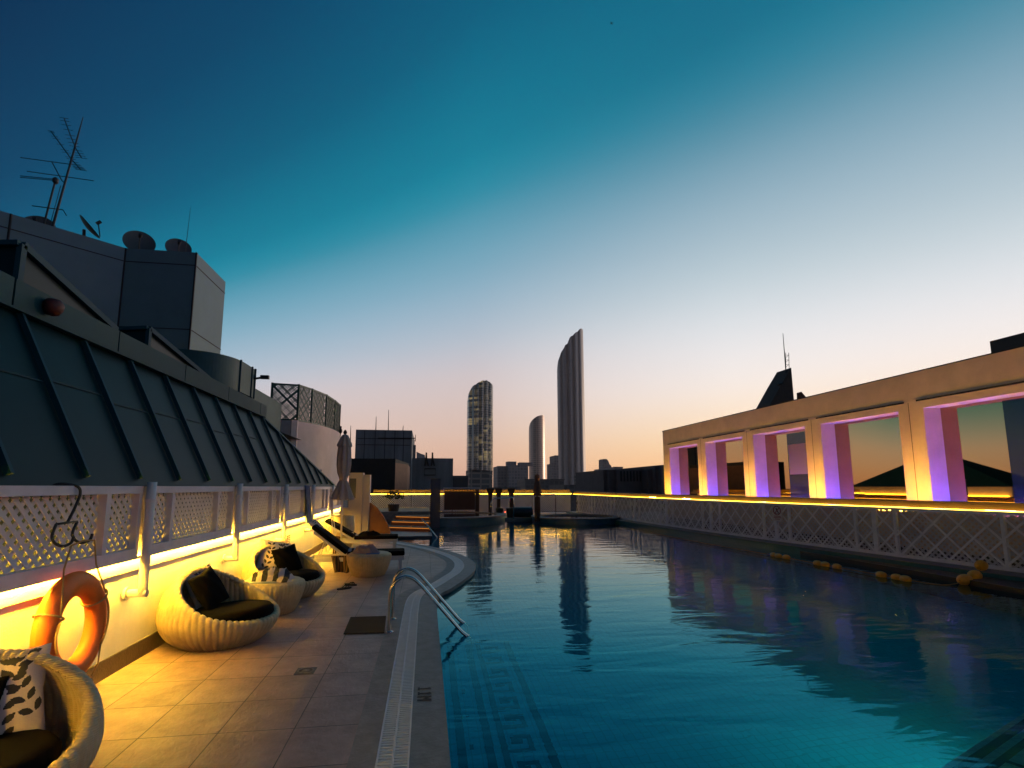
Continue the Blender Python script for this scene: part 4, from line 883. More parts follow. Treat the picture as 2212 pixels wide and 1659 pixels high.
# ------------------------------------------------------------------ lane floats
BU = [[(9.14, 12.87), (9.13, 12.66), (9.16, 12.40)], [(9.18, 11.34), (9.21, 11.14), (9.22, 10.80)], [(9.28, 9.70), (9.32, 9.38), (9.33, 9.20)], [(10.12, 8.72), (10.47, 8.82), (10.98, 9.10)]]
TN = ['farthest and smallest trio of', 'second trio from the far end of', 'third trio from the far end of', 'nearest and largest trio of']; PN = ['left', 'middle', 'right']
for i, tr in enumerate(BU):
    for j, (x, y) in enumerate(tr):
        z = ZW + .035 + (.0 if i < 3 else (.05, .10, .24)[j]); d = Vector((tr[min(j + 1, 2)][0] - tr[max(j - 1, 0)][0], tr[min(j + 1, 2)][1] - tr[max(j - 1, 0)][1], 0)).normalized(); sd = Vector((-d.y, d.x, 0)); m_ = MB()
        lx, rr = (.11, .07) if i < 3 else (.17, .105)
        def bf(u, v, c=Vector((x, y, z))):
            a = 2 * math.pi * u; b = math.pi * (v * .98 + .01); k = math.sin(b) ** .75
            return c + d * (-lx * math.cos(b)) + sd * (rr * k * math.cos(a)) + Vector((0, 0, rr * k * math.sin(a)))
        m_.grid(bf, 20, 14, True); tag(m_.build('lane_float', M['buoy'], smooth=True), '%s float of the %s orange lane floats' % (PN[j], TN[i].replace(' of', '')), 'float', 'orange lane floats on the pool')
rp_ = [(8.9, 20, -.06), (9.0, 16, -.06)] + [(x, y, ZW + .03) for tr in BU[:3] for x, y in tr] + [(9.6, 8.7, -.07), (10.12, 8.72, -.02), (10.47, 8.82, .03), (10.98, 9.10, .17), (11.12, 9.3, .14)]
tag(MB().tube(catmull(rp_, 4), .009, 6).build('float_rope', M['rope'], smooth=True), 'thin rope threading the orange lane floats along the pool side', 'rope')
tag(MB().tube(catmull([(10.2, 14, .0), (10.45, 11.5, .03), (10.6, 10.2, -.03), (10.85, 8.8, .02), (11.0, 7.5, -.02)], 6), .012, 6).build('edge_rope', M['rope'], smooth=True), 'loose rope lying along the right pool wall below the fence', 'rope')

# ------------------------------------------------------------------ pool house with lit window bays
ph = thing('pool_house', 'long flat roofed pool house with amber columns and violet lit windows', 'building', (14.3, 18, 0))
XW, XG = 14.0, 14.56; Z0, Z1, ZR = .93, 4.0, 5.06
OP = [(28.42 - 3.93 * k - 3.13, 28.42 - 3.93 * k) for k in range(9)]
Yend = 29.25
cols = [(OP[0][1], Yend)] + [(OP[k + 1][1], OP[k][0]) for k in range(8)]
for a, b in cols: MB().box(XW, XW + .7, a, b, Z0, Z1).build('column', M['plaster_r'], ph)
MB().box(XW, XW + 4, -8, Yend, Z1 + .001, ZR).build('fascia_wall', M['plaster_r'], ph)
MB().box(XW, XW + .7, -8, Yend, 0, Z0 - .001).build('base_wall', M['plaster_r'], ph)
MB().box(XW + .701, XW + 4, Yend - .3, Yend - .002, 0, Z1).build('end_wall', M['plaster_r'], ph)
mb = MB(); rnd.seed(3)
mb.box(XW - .012, XW + 4.01, -8, Yend + .012, ZR + .001, ZR + .03); mb.build('roof_flashing', M['dark'], ph)
struct('pool_house_roof', MB().box(XW + .3, XW + 3.9, -8, Yend - .2, ZR + .031, ZR + .04), M['concrete'])
for a, b in cols[1:]:
    MB().box(XW - .006, XW - .001, (a + b) / 2 + .04, (a + b) / 2 + .055, Z0, Z1 + .2).build('column_joint', M['skirt'], ph)
M['bronze'] = mat('bronze_glass', (.50, .34, .16), .015, metal=1)
for k, (a, b) in enumerate(OP):
    w_ = MB().box(XG, XG + .03, a + .002, b - .002, Z0 + .002, Z1 - .002).build('window', M['bronze'], ph)
    MB().box(XG - .05, XG - .002, a + .002, b - .002, Z0 + .002, Z0 + .05).build('sill', M['plaster_r'], w_)
    m_ = MB(); m_.box(XW - .022, XW - .002, a - .22, b + .18, 4.205, 4.25); m_.build('shade_slot', M['dark'], ph)
    m_ = MB(); m_.box(XG - .36, XG - .30, a + .05, b - .05, Z0 + .055, Z0 + .085); m_.build('blue_light', M['led_blue'], w_); MB().box(XW + .01, XW + .03, a + .003, b - .003, Z0 - .0005, Z0 + .115).build('strip_shield', M['plaster_r'], w_)  # front lip is added to screen the blue strip from the water
    m_ = MB(); m_.box(XW - .52, XW - .48, a + .05, b - .05, 1.10, 1.12); m_.build('added_pink_light', M['pink_fill'], w_)  # unseen strip added to tint the reveals pink
    if k == 4: MB().box(XG - .005, XG - .001, a + .003, a + 1.5, Z0 + .06, Z1 - .06).build('dark_pane', mat('dark_glass', (.004, .012, .016), .05), w_)
    if k == 2:
        MB().box(XG - .005, XG - .001, a + .003, a + 1.75, Z0 + .06, Z1 - .1).build('dark_pane', mat('dark_glass_door', (.01, .012, .016), .08), w_)
        MB().box(XG - .010, XG - .0055, a + .003, a + 1.70, 2.25, 3.45).build('blind', mat('window_blind', (.16, .12, .11), .8), w_)
# amber strip at the foot of the columns
lc = thing('column_light', 'amber light strip hidden at the foot of the pool house columns', 'light strip', (13.6, 18, 1.2))
mb = MB()
for a, b in cols: mb.box(13.02, 13.06, a + .03, b - .03, 1.14, 1.16)
mb.build('tube', emis('led_column', LEDC, 560), lc)
MB().box(12.7, 13.7, -2, Yend, 1.05, 1.095).build('light_shield', M['plaster_r'], lc)  # unseen board added to keep the column light off the terrace
# roof things
tag(MB().box(16.0, 21, 2, 12.3, 5.05, 5.92).build('roof_box', M['iron'], bevel=.02), 'dark flat plant box on the near end of the pool house roof', 'plant box')
rb = zr(1980, 1000, 2560, 1604); rc = zr(2500, 1000, 3118, 1709)
fw = thing('fin_tower', 'dark triangular fin tower with a lattice mast behind the pool house', 'tower', (26, 34, 0))
FP = [at(*rb(*p), 'y', 34) for p in ((1000, 660), (1105, 470), (1187, 330), (1210, 600))]; FP = [FP[0] + Vector((-2.2, 0, -4))] + FP[:3] + [FP[3], FP[3] + Vector((.1, 0, -4))]
MB().slab(FP, (0, 1.6, 0)).build('fin', M['brown2'] if 'brown2' in M else mat('fin_cladding', (.05, .035, .035), .8, var=.4, vs=3, stretch=(4, 4, 1)), fw)
mt = MB(); a_, b_ = at(*rb(1145, 395), 'y', 34.3), at(*rb(1117, 40), 'y', 34.3); mt.tube([a_ - Vector((0, 0, 2)), a_, b_], [.05, .045, .02], 6)
for xo in (1139, 1166):
    mt.tube([at(*rb(xo + 6, 395), 'y', 34.3), at(*rb(xo, 205), 'y', 34.3)], .02, 5)
for i in range(9):
    z_ = 385 - i * 20; mt.tube([at(*rb(1141, z_), 'y', 34.3), at(*rb(1167, z_ - 20 * (i % 2)), 'y', 34.3)], .012, 4)
mt.build('mast', M['ant'], fw)
MB().tube([at(*rb(1075, 475), 'y', 33.9), at(*rb(1115, 462), 'y', 33.9)], .10, 8).build('spotlight', M['iron'], fw)
tag(MB().slab([at(*rb(1273, 533), 'y', 34), at(*rb(1312, 578), 'y', 34), at(*rb(1312, 700), 'y', 34), at(*rb(1276, 700), 'y', 34)], (0, .5, 0)).build('roof_fin', M['brown']), 'small dark fin tip right of the fin tower', 'fin')

# ------------------------------------------------------------------ far end of the terrace
ra = zr(1520, 1440, 1900, 2212); rq = zr(1280, 1440, 1560, 2212); rcc = zr(980, 1480, 1330, 2212)
def round_pool(name, lab, c, ro, ri, z0, z1, zw, ecc=1):
    t = thing(name, lab, 'raised pool', (c[0], c[1], z0)); n_ = 72; cs = [(math.cos(2 * math.pi * i / n_), math.sin(2 * math.pi * i / n_) * ecc) for i in range(n_)]
    m_ = MB(); m_.add([(c[0] + ro * x, c[1] + ro * y, z) for z in (z0, z1 - .05) for x, y in cs], [(i, (i + 1) % n_, (i + 1) % n_ + n_, i + n_) for i in range(n_)]); m_.build('drum', M['basinwall'], t)
    m_ = MB(); R_ = [(ro + .06, z1 - .05), (ro + .06, z1), (ri, z1), (ri, z1 - .3)]
    m_.add([(c[0] + r * x, c[1] + r * y, z) for r, z in R_ for x, y in cs], [(j * n_ + i, j * n_ + (i + 1) % n_, (j + 1) * n_ + (i + 1) % n_, (j + 1) * n_ + i) for j in range(3) for i in range(n_)] + [(i, (i + 1) % n_, (i + 1) % n_ + 0 * n_, i) for i in range(0)])
    m_.build('rim', M['coping'], t); m_ = MB(); m_.add([(c[0] + (ri + .01) * x, c[1] + (ri + .01) * y, zw) for x, y in cs], [tuple(range(n_))]); m_.build('water', M['spawater'], t); return t
M['spawater'] = mat('spa_water', (.004, .03, .045), .04, spec=.5)
round_pool('spa_pool', 'round raised spa pool with pale rim against the right fence', (8.0, 27.4), 2.35, 1.95, -.3, .21, .13)
sr = thing('spa_handrail', 'slim steel handrail standing on the rim of the round spa', 'handrail', tuple(at(*ra(665, 750), 'z', .2)))
a_ = at(*ra(665, 752), 'z', .21); b_ = Vector((7.4, 29.45, .21)); z_ = 1.38
MB().tube([a_, a_ + Vector((0, 0, 1.03)), a_ + Vector((.05, 0, 1.12)), Vector((b_.x - .05, b_.y, 1.34)), Vector((b_.x, b_.y, 1.28)), b_], .03, 8).build('rail', M['steel'], sr, smooth=True)
round_pool('dark_basin', 'dark round raised basin behind the navy pillar', (1.0, 27.7), 3.15, 2.75, -.3, .34, .30)
np_ = thing('navy_pillar', 'square navy tiled pillar rising from the dark basin edge', 'pillar', (.42, 24.6, 0))
MB().box(.24, .66, 24.2, 24.62, -.3, 2.12).build('shaft', M['pilltile'], np_); MB().box(.215, .239, 24.21, 24.61, .35, 2.1).build('side_board', M['brown'], np_); MB().box(.22, .68, 24.18, 24.64, 2.121, 2.15).build('cap', M['concrete'], np_)
# bamboo screen gate
bs_ = thing('bamboo_screen', 'framed bamboo screen with light showing through its top slots', 'screen', (1.9, 31, 0))
YS = 31.0; X0, X1 = 1.02, 3.2
MB().box(X0 + .06, X1 - .3, YS, YS + .03, .42, 1.50).build('bamboo_panel', M['bamboo'], bs_)
m_ = MB()
for i in range(11): m_.box(X0 + .06 + i * .17, X0 + .11 + i * .17, YS, YS + .025, 1.501, 1.62)
m_.build('top_slats', M['bamboo'], bs_)
for x_ in (X0, X1 - .04): MB().box(x_, x_ + .05, YS - .01, YS + .05, 0, 1.72).build('post', M['lattice'], bs_)
MB().box(X0 + .051, X1 - .041, YS - .01, YS + .05, 1.66, 1.72).build('top_rail', M['lattice'], bs_)
MB().box(X1 - .29, X1 - .06, YS + .005, YS + .03, .2, 1.62).build('side_panel', M['wood'], bs_)
MB().box(1.93, 1.96, YS - .012, YS - .001, .42, 1.50).build('mullion', M['wood'], bs_)
# back lattice fence with its own strip and beam
bf_ = thing('back_fence', 'lattice fence closing the far end of the terrace', 'fence', (3, 35, 0))
for i in range(5):
    x0 = -3.6 + i * 2.7; x1 = x0 + 2.7
    if x1 > 9.95: x1 = 9.93
    m_ = MB(); lattice(m_, (x0 + .05, 35, .1), (1, 0, 0), (0, -1, 0), x1 - x0 - .1, 1.12, .30, .04, .01); lattice(m_, (x0 + .05, 35.05, .1), (1, 0, 0), (0, -1, 0), x1 - x0 - .1, 1.12, .10, .05, .008); m_.build('lattice_panel', M['lattice_r'], bf_)
    MB().box(x0, x0 + .07, 34.97, 35.07, 0, 1.3).build('post', M['lattice_r'], bf_); MB().box(x0 + .071, x1 - .001, 34.98, 35.06, 1.22, 1.28).build('rail', M['lattice_r'], bf_)
bl = thing('led_strip', 'glowing yellow light strip along the far end fence', 'light strip', (3, 34.97, 1.29))
MB().box(-3.55, -.05, 34.955, 34.985, 1.288, 1.315).box(.05, 9.9, 34.955, 34.985, 1.288, 1.315).build('tube', M['led_far'], bl)
bb = thing('ledge_beam', 'amber lit beam above the far end light strip', 'beam', (3, 35.2, 1.4)); MB().box(-3.4, 9.9, 35.2, 35.6, 1.40, 1.56).build('beam', M['fencetop'], bb)
# serving counter, brown umbrella, bins, planter, steps
ct = thing('pool_counter', 'long counter on flared legs before the far light strip', 'counter', (4.6, 30.5, 0))
MB().box(3.55, 5.5, 30.3, 30.9, 1.66, 1.73).build('top', M['concrete'], ct)
for x_ in (3.75, 4.25, 5.0):
    MB().slab([(x_ - .09, 30.5, 0), (x_ + .09, 30.5, 0), (x_ + .10, 30.5, 1.2), (x_ + .22, 30.5, 1.659), (x_ - .22, 30.5, 1.659), (x_ - .10, 30.5, 1.2)], (0, .2, 0)).build('leg', M['wood'], ct)
ub = thing('closed_umbrella', 'closed brown umbrella between the far counter and the spa', 'umbrella', (5.75, 27.2, 0)); UX, UY = 5.72, 26.6
fold([(.05, 2.40), (.11, 2.38), (.135, 2.2), (.10, 2.08), (.15, 1.9), (.19, 1.5), (.17, 1.3)], 6, .14, 3).build('canopy', M['canvas2'], ub, smooth=True); MB().tube([(UX, UY, 0), (UX, UY, 2.44)], .03, 8).build('pole', M['wood'], ub)
MB().lathe([(.02, 0), (.16, 0), (.15, 1.25), (.02, 1.27)], 12, (UX, UY, 0)).build('sleeve', M['wood'], ub)
fr_ = thing('steel_rail', 'bent steel entry handrail in front of the far counter', 'handrail', (3.9, 28.6, 0))
MB().tube([(3.55, 28.7, 0), (3.57, 28.7, .95), (3.75, 28.7, 1.12), (4.75, 28.7, 1.18), (4.82, 28.7, 1.12), (4.83, 28.7, .0)], .03, 8).build('rail', M['steel'], fr_, smooth=True)
M['binp'] = mat('bin_plastic', (.012, .02, .024), .35)
tag(MB().tube([(5.0, 29.9, .31), (6.1, 29.9, .31)], .30, 20).build('cover_roll', M['binp']), 'dark rolled pool cover lying on the far deck left of the spa', 'roll')
for i, x_ in enumerate((4.12, 4.72)): tag(MB().lathe([(.02, 0), (.17, 0), (.22, .55), (.24, .58), (.02, .6)], 16, (x_, 29.3, 0)).build('bin', M['binp']), ['dark round bin left of the steel entry handrail post', 'dark round bin beside the pool cover roll'][i], 'bin', 'dark bins on the far deck')
struct('far_terrace', MB().box(-6, .2, 25.5, 34.5, .002, .46), M['coping'])
st_ = thing('deck_steps', 'three amber lit steps climbing to the far terrace', 'steps', (-.7, 23.5, 0))
for i in range(3):
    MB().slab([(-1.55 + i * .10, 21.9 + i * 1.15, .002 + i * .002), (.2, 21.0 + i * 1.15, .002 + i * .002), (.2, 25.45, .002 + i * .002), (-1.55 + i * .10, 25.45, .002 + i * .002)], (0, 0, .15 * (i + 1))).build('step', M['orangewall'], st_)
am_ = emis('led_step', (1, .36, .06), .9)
for i in range(3):
    a_ = Vector((-1.5 + i * .1, 21.85 + i * 1.15, .15 * (i + 1) - .02)); b_ = Vector((.15, 20.97 + i * 1.15, .15 * (i + 1) - .02)); MB().bar(a_, b_, .015, .015).build('nosing_light', am_, st_)
def shrub(c, r, h, lab, n_=260):
    t = thing('potted_shrub', lab, 'plant', c); m_ = MB(); rr = random.Random(5)
    for i in range(n_):
        a, b = rr.uniform(0, 2 * math.pi), rr.uniform(-.3, 1); k = r * rr.uniform(.35, 1) ** .6 * (1 + .25 * math.sin(3 * a)); p = Vector((c[0] + k * math.cos(a) * math.sqrt(max(0, 1 - b * b * .8)), c[1] + k * math.sin(a) * math.sqrt(max(0, 1 - b * b * .8)), c[2] + .45 + h * .5 + h * .5 * b * rr.uniform(.6, 1.1)))
        d = Vector((rr.uniform(-1, 1), rr.uniform(-1, 1), rr.uniform(-.2, 1))).normalized(); s_ = d.cross(Vector((rr.uniform(-1, 1), rr.uniform(-1, 1), .3))).normalized(); L_ = .11
        m_.add([p - s_ * .03, p + d * L_ * .5 + s_ * .035, p + d * L_, p + d * L_ * .5 - s_ * .035], [(0, 1, 2, 3)])
    m_.build('foliage', M['leaf'], t, normals=False); MB().lathe([(.02, 0), (.22, 0), (.28, .42), (.30, .45), (.02, .44)], 18, c).build('pot', M['wood'], t); return t
shrub((-1.55, 26.3, .46), .45, .65, 'dark leafy potted shrub on the far terrace below the light strip')
pw = thing('planter_wall', 'low pale wall edging the far terrace left of the navy pillar', 'wall', (-1, 25.2, 0)); MB().box(-2.4, .19, 25.3, 25.49, .002, .60).build('wall', M['coping'], pw)

# ------------------------------------------------------------------ the city beyond
r1_ = zr(1350, 950, 1900, 1659); r2_ = zr(1050, 1250, 1450, 1659)
def tower(name, lab, right, Y, outline, depth, flutes, m, seed=0, zbase=-42):
    """outline: measured silhouette points of the top, left to right; a fluted plan is cut by that sloping crown"""
    O = [at(*p, 'y', Y) for p in outline]; xl = O[0].x; xr = at(*right, 'y', Y).x; w = xr - xl
    def top(x):
        for a, b in zip(O[:-1], O[1:]):
            if a.x <= x <= b.x: return a.z + (b.z - a.z) * (x - a.x) / max(1e-6, b.x - a.x)
        return O[0].z if x < O[0].x else O[-1].z
    plan = []; n_ = 96; xc = xl + w / 2; az = math.atan2(xc, Y); ca_, sa_ = math.cos(az), math.sin(az)
    for i in range(n_):
        u = (1 - math.cos(math.pi * i / n_)) / 2; k = 1 - .13 * (1 - abs(math.sin(flutes * math.pi * u))); plan.append((w * (u - .5), -depth * math.sin(math.pi * i / n_) ** .6 * k))
    for j in range(40): plan.append((w * ((1 + math.cos(math.pi * j / 40)) / 2 - .5), depth * .6 * math.sin(math.pi * (j + .5) / 40)))
    tops = [top(xc + p[0]) for p in plan]; P = [(xc + p[0] * ca_ + p[1] * sa_, Y - p[0] * sa_ + p[1] * ca_) for p in plan]
    t = thing(name, lab, 'skyscraper', (xl + w / 2, Y, zbase)); m_ = MB(); m_.prism(P, zbase, tops); o = m_.build('shaft', m, t); autosmooth(o, 25); return t, xl, xr, top
TX = lambda *P: [r1_(*p) for p in P]
F1 = facade('tower_lit', (.46, .42, .42), (.13, .14, .165), 4.0, 6.0, .3, .35, lit=.05, litcol=(1, .72, .28), lits=.24)
F2 = facade('tower_glass', (.42, .35, .38), (.27, .24, .27), 4.0, 2.2, .55, .05)
F3 = facade('tower_warm', (.48, .34, .31), (.17, .13, .13), 4.5, 3.0, .4, .3)
tower('fluted_tower', 'left skyscraper with rounded fluted crown and rows of lit windows', r1_(455, 900), 900, TX((219, 840), (225, 815), (235, 770), (262, 722), (290, 702), (318, 688), (322, 685), (345, 672), (362, 668), (366, 667), (398, 664), (402, 668), (425, 674), (430, 684), (448, 690), (455, 703)), 38, 6, F1)
tower('curved_tower', 'short middle skyscraper with a curved pointed top', r1_(932, 1200), 1150, TX((786, 1110), (790, 1060), (800, 1035), (815, 1015), (835, 998), (860, 983), (890, 972), (921, 965), (924, 1010), (932, 1120)), 45, 1, F3)
tower('wing_tower', 'tallest skyscraper with a stepped blade shaped crown', r1_(1297, 1200), 1000, TX((1049, 560), (1055, 510), (1062, 480), (1080, 458), (1084, 430), (1092, 410), (1115, 392), (1122, 372), (1150, 345), (1158, 318), (1175, 294), (1205, 272), (1224, 255), (1232, 240), (1250, 222), (1283, 197), (1297, 700)), 60, 5, F2)
FB = facade('city_block', (.36, .29, .30), (.19, .165, .19), 3.5, 3.5, .7, .05)
FBd = facade('city_block_dark', (.10, .095, .11), (.05, .05, .06), 3.5, 4.0, .7, .05)
FBw = facade('city_block_pale', (.30, .24, .22), (.09, .085, .09), 3.5, 6.0, .7, .05)
def block(name, lab, rect, Y, dep, m, cat='building', zb=-42, trim=None, slope=None):
    (x0, y0), (x1, y1) = rect; a = at(x0, y0, 'y', Y); b = at(x1, y1 if slope is None else slope, 'y', Y); t = thing(name, lab, cat, ((a.x + b.x) / 2, Y, zb))
    zt = [a.z, b.z if slope is not None else a.z, b.z if slope is not None else a.z, a.z]
    MB().prism([(a.x, Y), (b.x, Y), (b.x, Y + dep), (a.x, Y + dep)], zb, zt).build('wall', m, t)
    h = max(.25, (b.x - a.x) * .012)
    mm = MB(); mm.prism([(a.x - h, Y - h), (b.x + h, Y - h), (b.x + h, Y - .002), (a.x - h, Y - .002)], zt[0] - 2 * h, [zt[0] + h, zt[1] + h, zt[1] + h, zt[0] + h]); mm.build('parapet', m, t); return t, a, b
q1 = lambda a, b, c, d: (r1_(a, b), r1_(c, d)); q2 = lambda a, b, c, d: (r2_(a, b), r2_(c, d))
t, a, b = block('apartment_block', 'twin slab apartment block, its left slab with stepped roof', q1(497, 1416, 612, 1600), 620, 40, FB); MB().box(a.x + 13, a.x + 24, 625, 640, a.z, a.z + 6).build('roof_house', FB, t); MB().box(a.x + 9, a.x + 9.5, 618.5, 619.9, a.z - 55, a.z - 53).build('aviation_light', emis('red_lamp', (1, .12, .05), 6), t)
t, a, b = block('apartment_block', 'twin slab apartment block, its right slab beside the curved tower', q1(606, 1408, 752, 1600), 600, 40, FB); MB().box(a.x + 14, a.x + 30, 610, 625, a.z, a.z + 4).build('roof_house', FB, t); MB().box(b.x - .5, b.x + 4, 602, 638, -42, a.z - .6).build('side_bay', FB, t)
block('low_block', 'low dark block at the foot of the curved tower', q1(752, 1538, 1110, 1640), 420, 40, FBd)
block('slim_block', 'slim stepped building left of the tallest tower, upper part', q1(1022, 1318, 1060, 1600), 700, 30, FB); block('slim_block', 'slim stepped building left of the tallest tower, lower wing', q1(997, 1392, 1022, 1600), 690, 30, FB)
block('stone_block', 'dim block with a curved ramp before the tallest tower foot', q1(1110, 1590, 1420, 1640), 300, 40, FBd)
t, a, b = block('pale_office', 'pale curved office building at the foot of the lit tower', q1(240, 1448, 448, 1640), 330, 30, FBw, slope=r1_(440, 1500)[1]); MB().box(a.x + 16, b.x + 4, 322, 329.5, -42, a.z - 14).build('wing', FBw, t)
t, a, b = block('twin_fin_building', 'distant pale building with twin curved fins', q1(1458, 1440, 1545, 1600), 800, 40, FB)
MB().slab([at(*r1_(*p), 'y', 810) for p in ((1464, 1440), (1464, 1358), (1470, 1350), (1484, 1350), (1484, 1400), (1491, 1400), (1491, 1350), (1502, 1351), (1515, 1368), (1528, 1400), (1543, 1412), (1543, 1440))], (0, 20, 0)).build('fin', FB, t)
block('office_slab', 'distant office slab with roof works right of the tallest tower', q1(1304, 1495, 1462, 1640), 500, 40, FBw)
t, a, b = block('hill_block', 'small pale block peeping over the dark long building', q1(1563, 1424, 1650, 1500), 420, 30, FB)
cr = thing('tower_crane', 'tiny tower crane over the distant office slab', 'crane', tuple(at(*r1_(1352, 1495), 'y', 560))); p = at(*r1_(1352, 1500), 'y', 560); q = at(*r1_(1352, 1466), 'y', 560); MB().tube([p, q], .5, 4).build('mast', M['ant'], cr); MB().tube([at(*r1_(1344, 1470), 'y', 560), at(*r1_(1405, 1471), 'y', 560)], .35, 4).build('jib', M['ant'], cr)
r3_ = zr(1750, 1350, 2100, 1936)
ld = thing('long_dark_building', 'long dark building with tall vertical windows left of the pool house', 'building', tuple(at(*r3_(1000, 770), 'y', 70)))
for i, (x0, y0, x1, y1, Yd) in enumerate(((480, 447, 572, 447, 72), (572, 445, 716, 440, 71), (716, 440, 1222, 430, 70), (850, 455, 1222, 430, 69.8), (1222, 440, 1352, 428, 68), (1352, 380, 1440, 372, 67), (1440, 365, 1620, 355, 66))):
    if i == 3: continue
    P = [at(*r3_(x0, y0), 'y', Yd), at(*r3_(x1, y1), 'y', Yd)]; MB().slab([Vector((P[0].x, Yd, -42)), Vector((P[1].x, Yd, -42)), P[1], P[0]], (0, 14, 0)).build('wall', M['longb'] if 'longb' in M else M.setdefault('longb', mat('long_building', (.12, .095, .105), .8, var=.25, vs=.8)), ld)
for i in range(8):
    x0 = 770 + i * 54; P = [at(*r3_(x0, 468), 'y', 69.9), at(*r3_(x0 + 26, 640), 'y', 69.9)]; MB().box(P[0].x, P[1].x, 69.88, 69.99, P[1].z, P[0].z).build('window', M['dark'], ld)
pv = thing('roof_pavilion', 'dark pyramid roofed pavilion mirrored in the pool house windows', 'building', (-7.5, 32, -1))
MB().prism([(-5.0, 26), (-6.3, 39), (-11, 39), (-8, 26)], -1, 1.75).build('wall', M['pink'], pv)
mb = MB(); mb.add([(-4.8, 25.8, 1.76), (-6.1, 39.2, 1.76), (-11.2, 39.2, 1.76), (-8.1, 25.8, 1.76), (-7.4, 32.5, 4.3)], [(0, 1, 4), (1, 2, 4), (2, 3, 4), (3, 0, 4), (3, 2, 1, 0)]); mb.build('roof', M['roof'], pv); MB().bar((-4.93, 26.2, 1.2), (-6.2, 38.8, 1.2), .06, .08).build('light_line', M['led_far'], pv)
# grey roof blocks left of the towers
gb = thing('grey_roof_block', 'big grey roof block with whip aerials left of the towers', 'building', tuple(at(*r2_(490, 800), 'y', 62))); GBm = mat('grey_block', (.20, .21, .23), .85, var=.35, vs=.6, stretch=(1.5, 1.5, .25))
P = [at(*r2_(140, 240), 'y', 62), at(*r2_(850, 250), 'y', 62)]; MB().box(P[0].x, P[1].x, 62, 76, -42, P[0].z).build('wall', GBm, gb)
m_ = MB()
for yy in (352, 432): m_.box(P[0].x + .2, P[1].x - .2, 61.96, 61.999, at(*r2_(200, yy), 'y', 62).z - .03, at(*r2_(200, yy), 'y', 62).z + .03)
for xx in (240, 375, 500, 625, 735): w_ = at(*r2_(xx, 600), 'y', 62); m_.box(w_.x - .03, w_.x + .03, 61.97, 61.998, -5, P[0].z - .1)
m_.build('joint', M['dark'], gb)
MB().tube([at(*r2_(420, 350), 'y', 61.8), at(*r2_(890, 350), 'y', 61.8)], .06, 5).build('pipe', M['iron'], gb)
for xx, y0, y1 in ((396, 240, 75), (553, 240, -10), (738, 245, 190), (893, 380, 305), (75, 380, 190)): MB().tube([at(*r2_(xx - 5, y0 + 10), 'y', 64), at(*r2_(xx, y1), 'y', 64)], [.06, .03], 5).build('whip_aerial', M['ant'], gb)
t = thing('grey_wing', 'lower grey roof wing with hooped ladders right of the big grey block', 'building', tuple(at(*r2_(1100, 800), 'y', 66))); P = [at(*r2_(851, 600), 'y', 66), at(*r2_(1368, 603), 'y', 66)]; MB().box(P[0].x, P[1].x, 66, 80, -42, P[0].z).build('wall', GBm, t)
for xx in (1030, 1108): MB().tube(catmull([at(*r2_(xx - 15, 700), 'y', 65.7), at(*r2_(xx - 6, 640), 'y', 65.7), at(*r2_(xx, 530), 'y', 65.7), at(*r2_(xx + 3, 600), 'y', 65.7), at(*r2_(xx + 25, 700), 'y', 65.7)], 4), .10, 6).build('hoop', M['iron'], t)
w_ = [at(*r2_(x, y), 'y', 65.8) for x, y in ((1005, 735), (1145, 735), (1145, 815), (1005, 815))]; MB().tube(w_, .07, 5, True).build('frame', M['iron'], t)
tag(MB().box(at(*r2_(864, 434), 'y', 68).x, at(*r2_(895, 434), 'y', 68).x, 68, 69.5, -10, at(*r2_(864, 434), 'y', 68).z).build('chimney', GBm), 'square chimney between the grey roof block and its wing', 'chimney')
tag(MB().slab([at(*r2_(*p), 'y', 85) for p in ((905, 620), (905, 520), (960, 545), (1010, 560), (1018, 620))], (0, 4, 0)).build('pitched_roof', M['pink']), 'small pale pitched roof behind the chimney', 'roof')
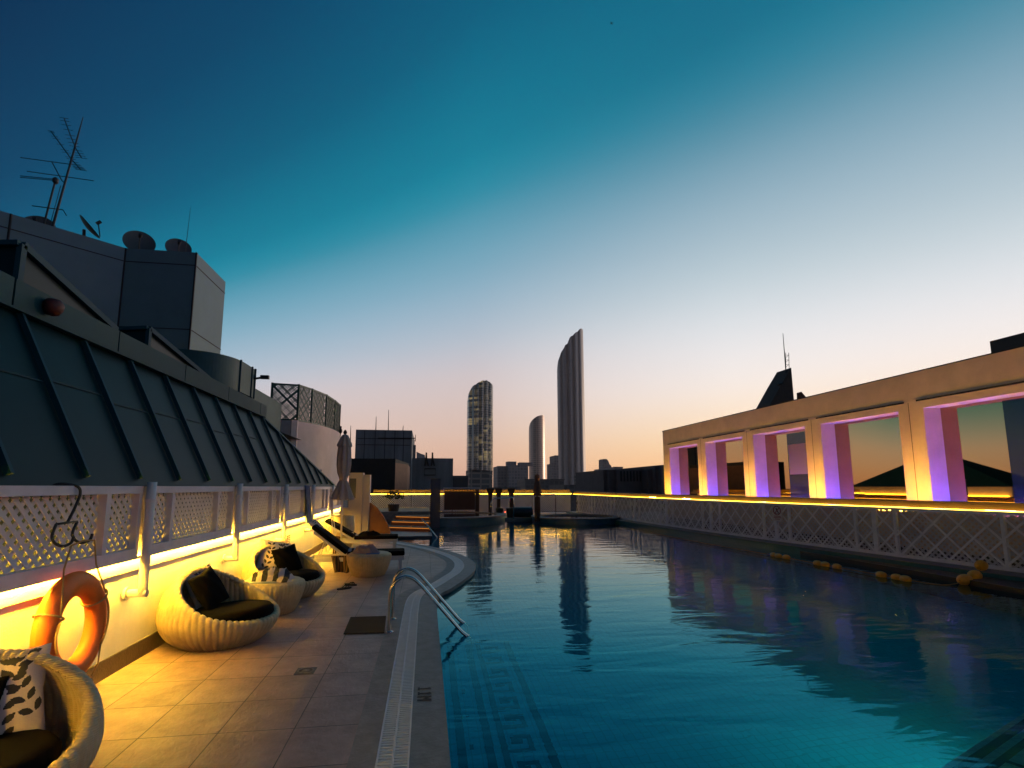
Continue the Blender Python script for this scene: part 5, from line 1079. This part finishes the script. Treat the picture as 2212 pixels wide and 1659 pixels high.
tag(MB().box(at(*r2_(1368, 822), 'y', 70).x, at(*r2_(1562, 822), 'y', 70).x, 70, 80, -42, at(*r2_(1368, 822), 'y', 70).z).build('low_dark_wing', FBd), 'low dark roof wing below the lit tower', 'building')
t = thing('brown_block', 'dark brown block behind the end pillar with a reddish side', 'building', tuple(at(*r2_(400, 800), 'y', 48))); P = [at(*r2_(60, 605), 'y', 48), at(*r2_(640, 618), 'y', 48), at(*r2_(722, 700), 'y', 58)]
MB().prism([(P[0].x, 48), (P[1].x, 48), (P[1].x + .9, 58), (P[0].x, 58)], -42, P[0].z).build('wall', mat('black_brown', (.014, .016, .02), .9, var=.3, vs=1), t); MB().prism([(P[1].x + .004, 48.01), (P[1].x + .96, 52), (P[1].x + 1.0, 58), (P[1].x + .91, 58)], -42, P[0].z - .35).build('side_wall', M['brown'], t)


# underwater lamp on the face of the shelf
pl_ = thing('pool_light', 'glowing underwater lamp on the shelf face in the near pool corner', 'lamp', tuple(A_ + dv * 1.1))
c_ = A_ + dv * 1.1 - nv * .012; c_.z = -.72
MB().tube([c_ + nv * .008, c_ - nv * .012], .085, 20).build('lens', emis('pool_lamp', (1, .93, .70), 200), pl_)
MB().tube([c_ + nv * .010, c_ - nv * .004], .11, 20).build('bezel', M['steel'], pl_)
# ------------------------------------------------------------------ evening haze over the city
me = bpy.data.meshes.new('haze'); tmp = MB().box(-650, 650, -40, 1250, -43, 318); me.from_pydata(tmp.v, [], tmp.f)
hm = bpy.data.materials.new('haze_air'); hm.use_nodes = True; t_ = hm.node_tree; t_.nodes.clear(); v_ = t_.nodes.new('ShaderNodeVolumePrincipled'); v_.inputs['Color'].default_value = (.97, .88, .86, 1); v_.inputs['Density'].default_value = .00008; v_.inputs['Anisotropy'].default_value = .3
o_ = t_.nodes.new('ShaderNodeOutputMaterial'); t_.links.new(v_.outputs[0], o_.inputs['Volume']); me.materials.append(hm)
ho_ = bpy.data.objects.new('haze', me); COL.objects.link(ho_); ho_['kind'] = 'stuff'; ho_['label'] = 'thin evening haze over the city'
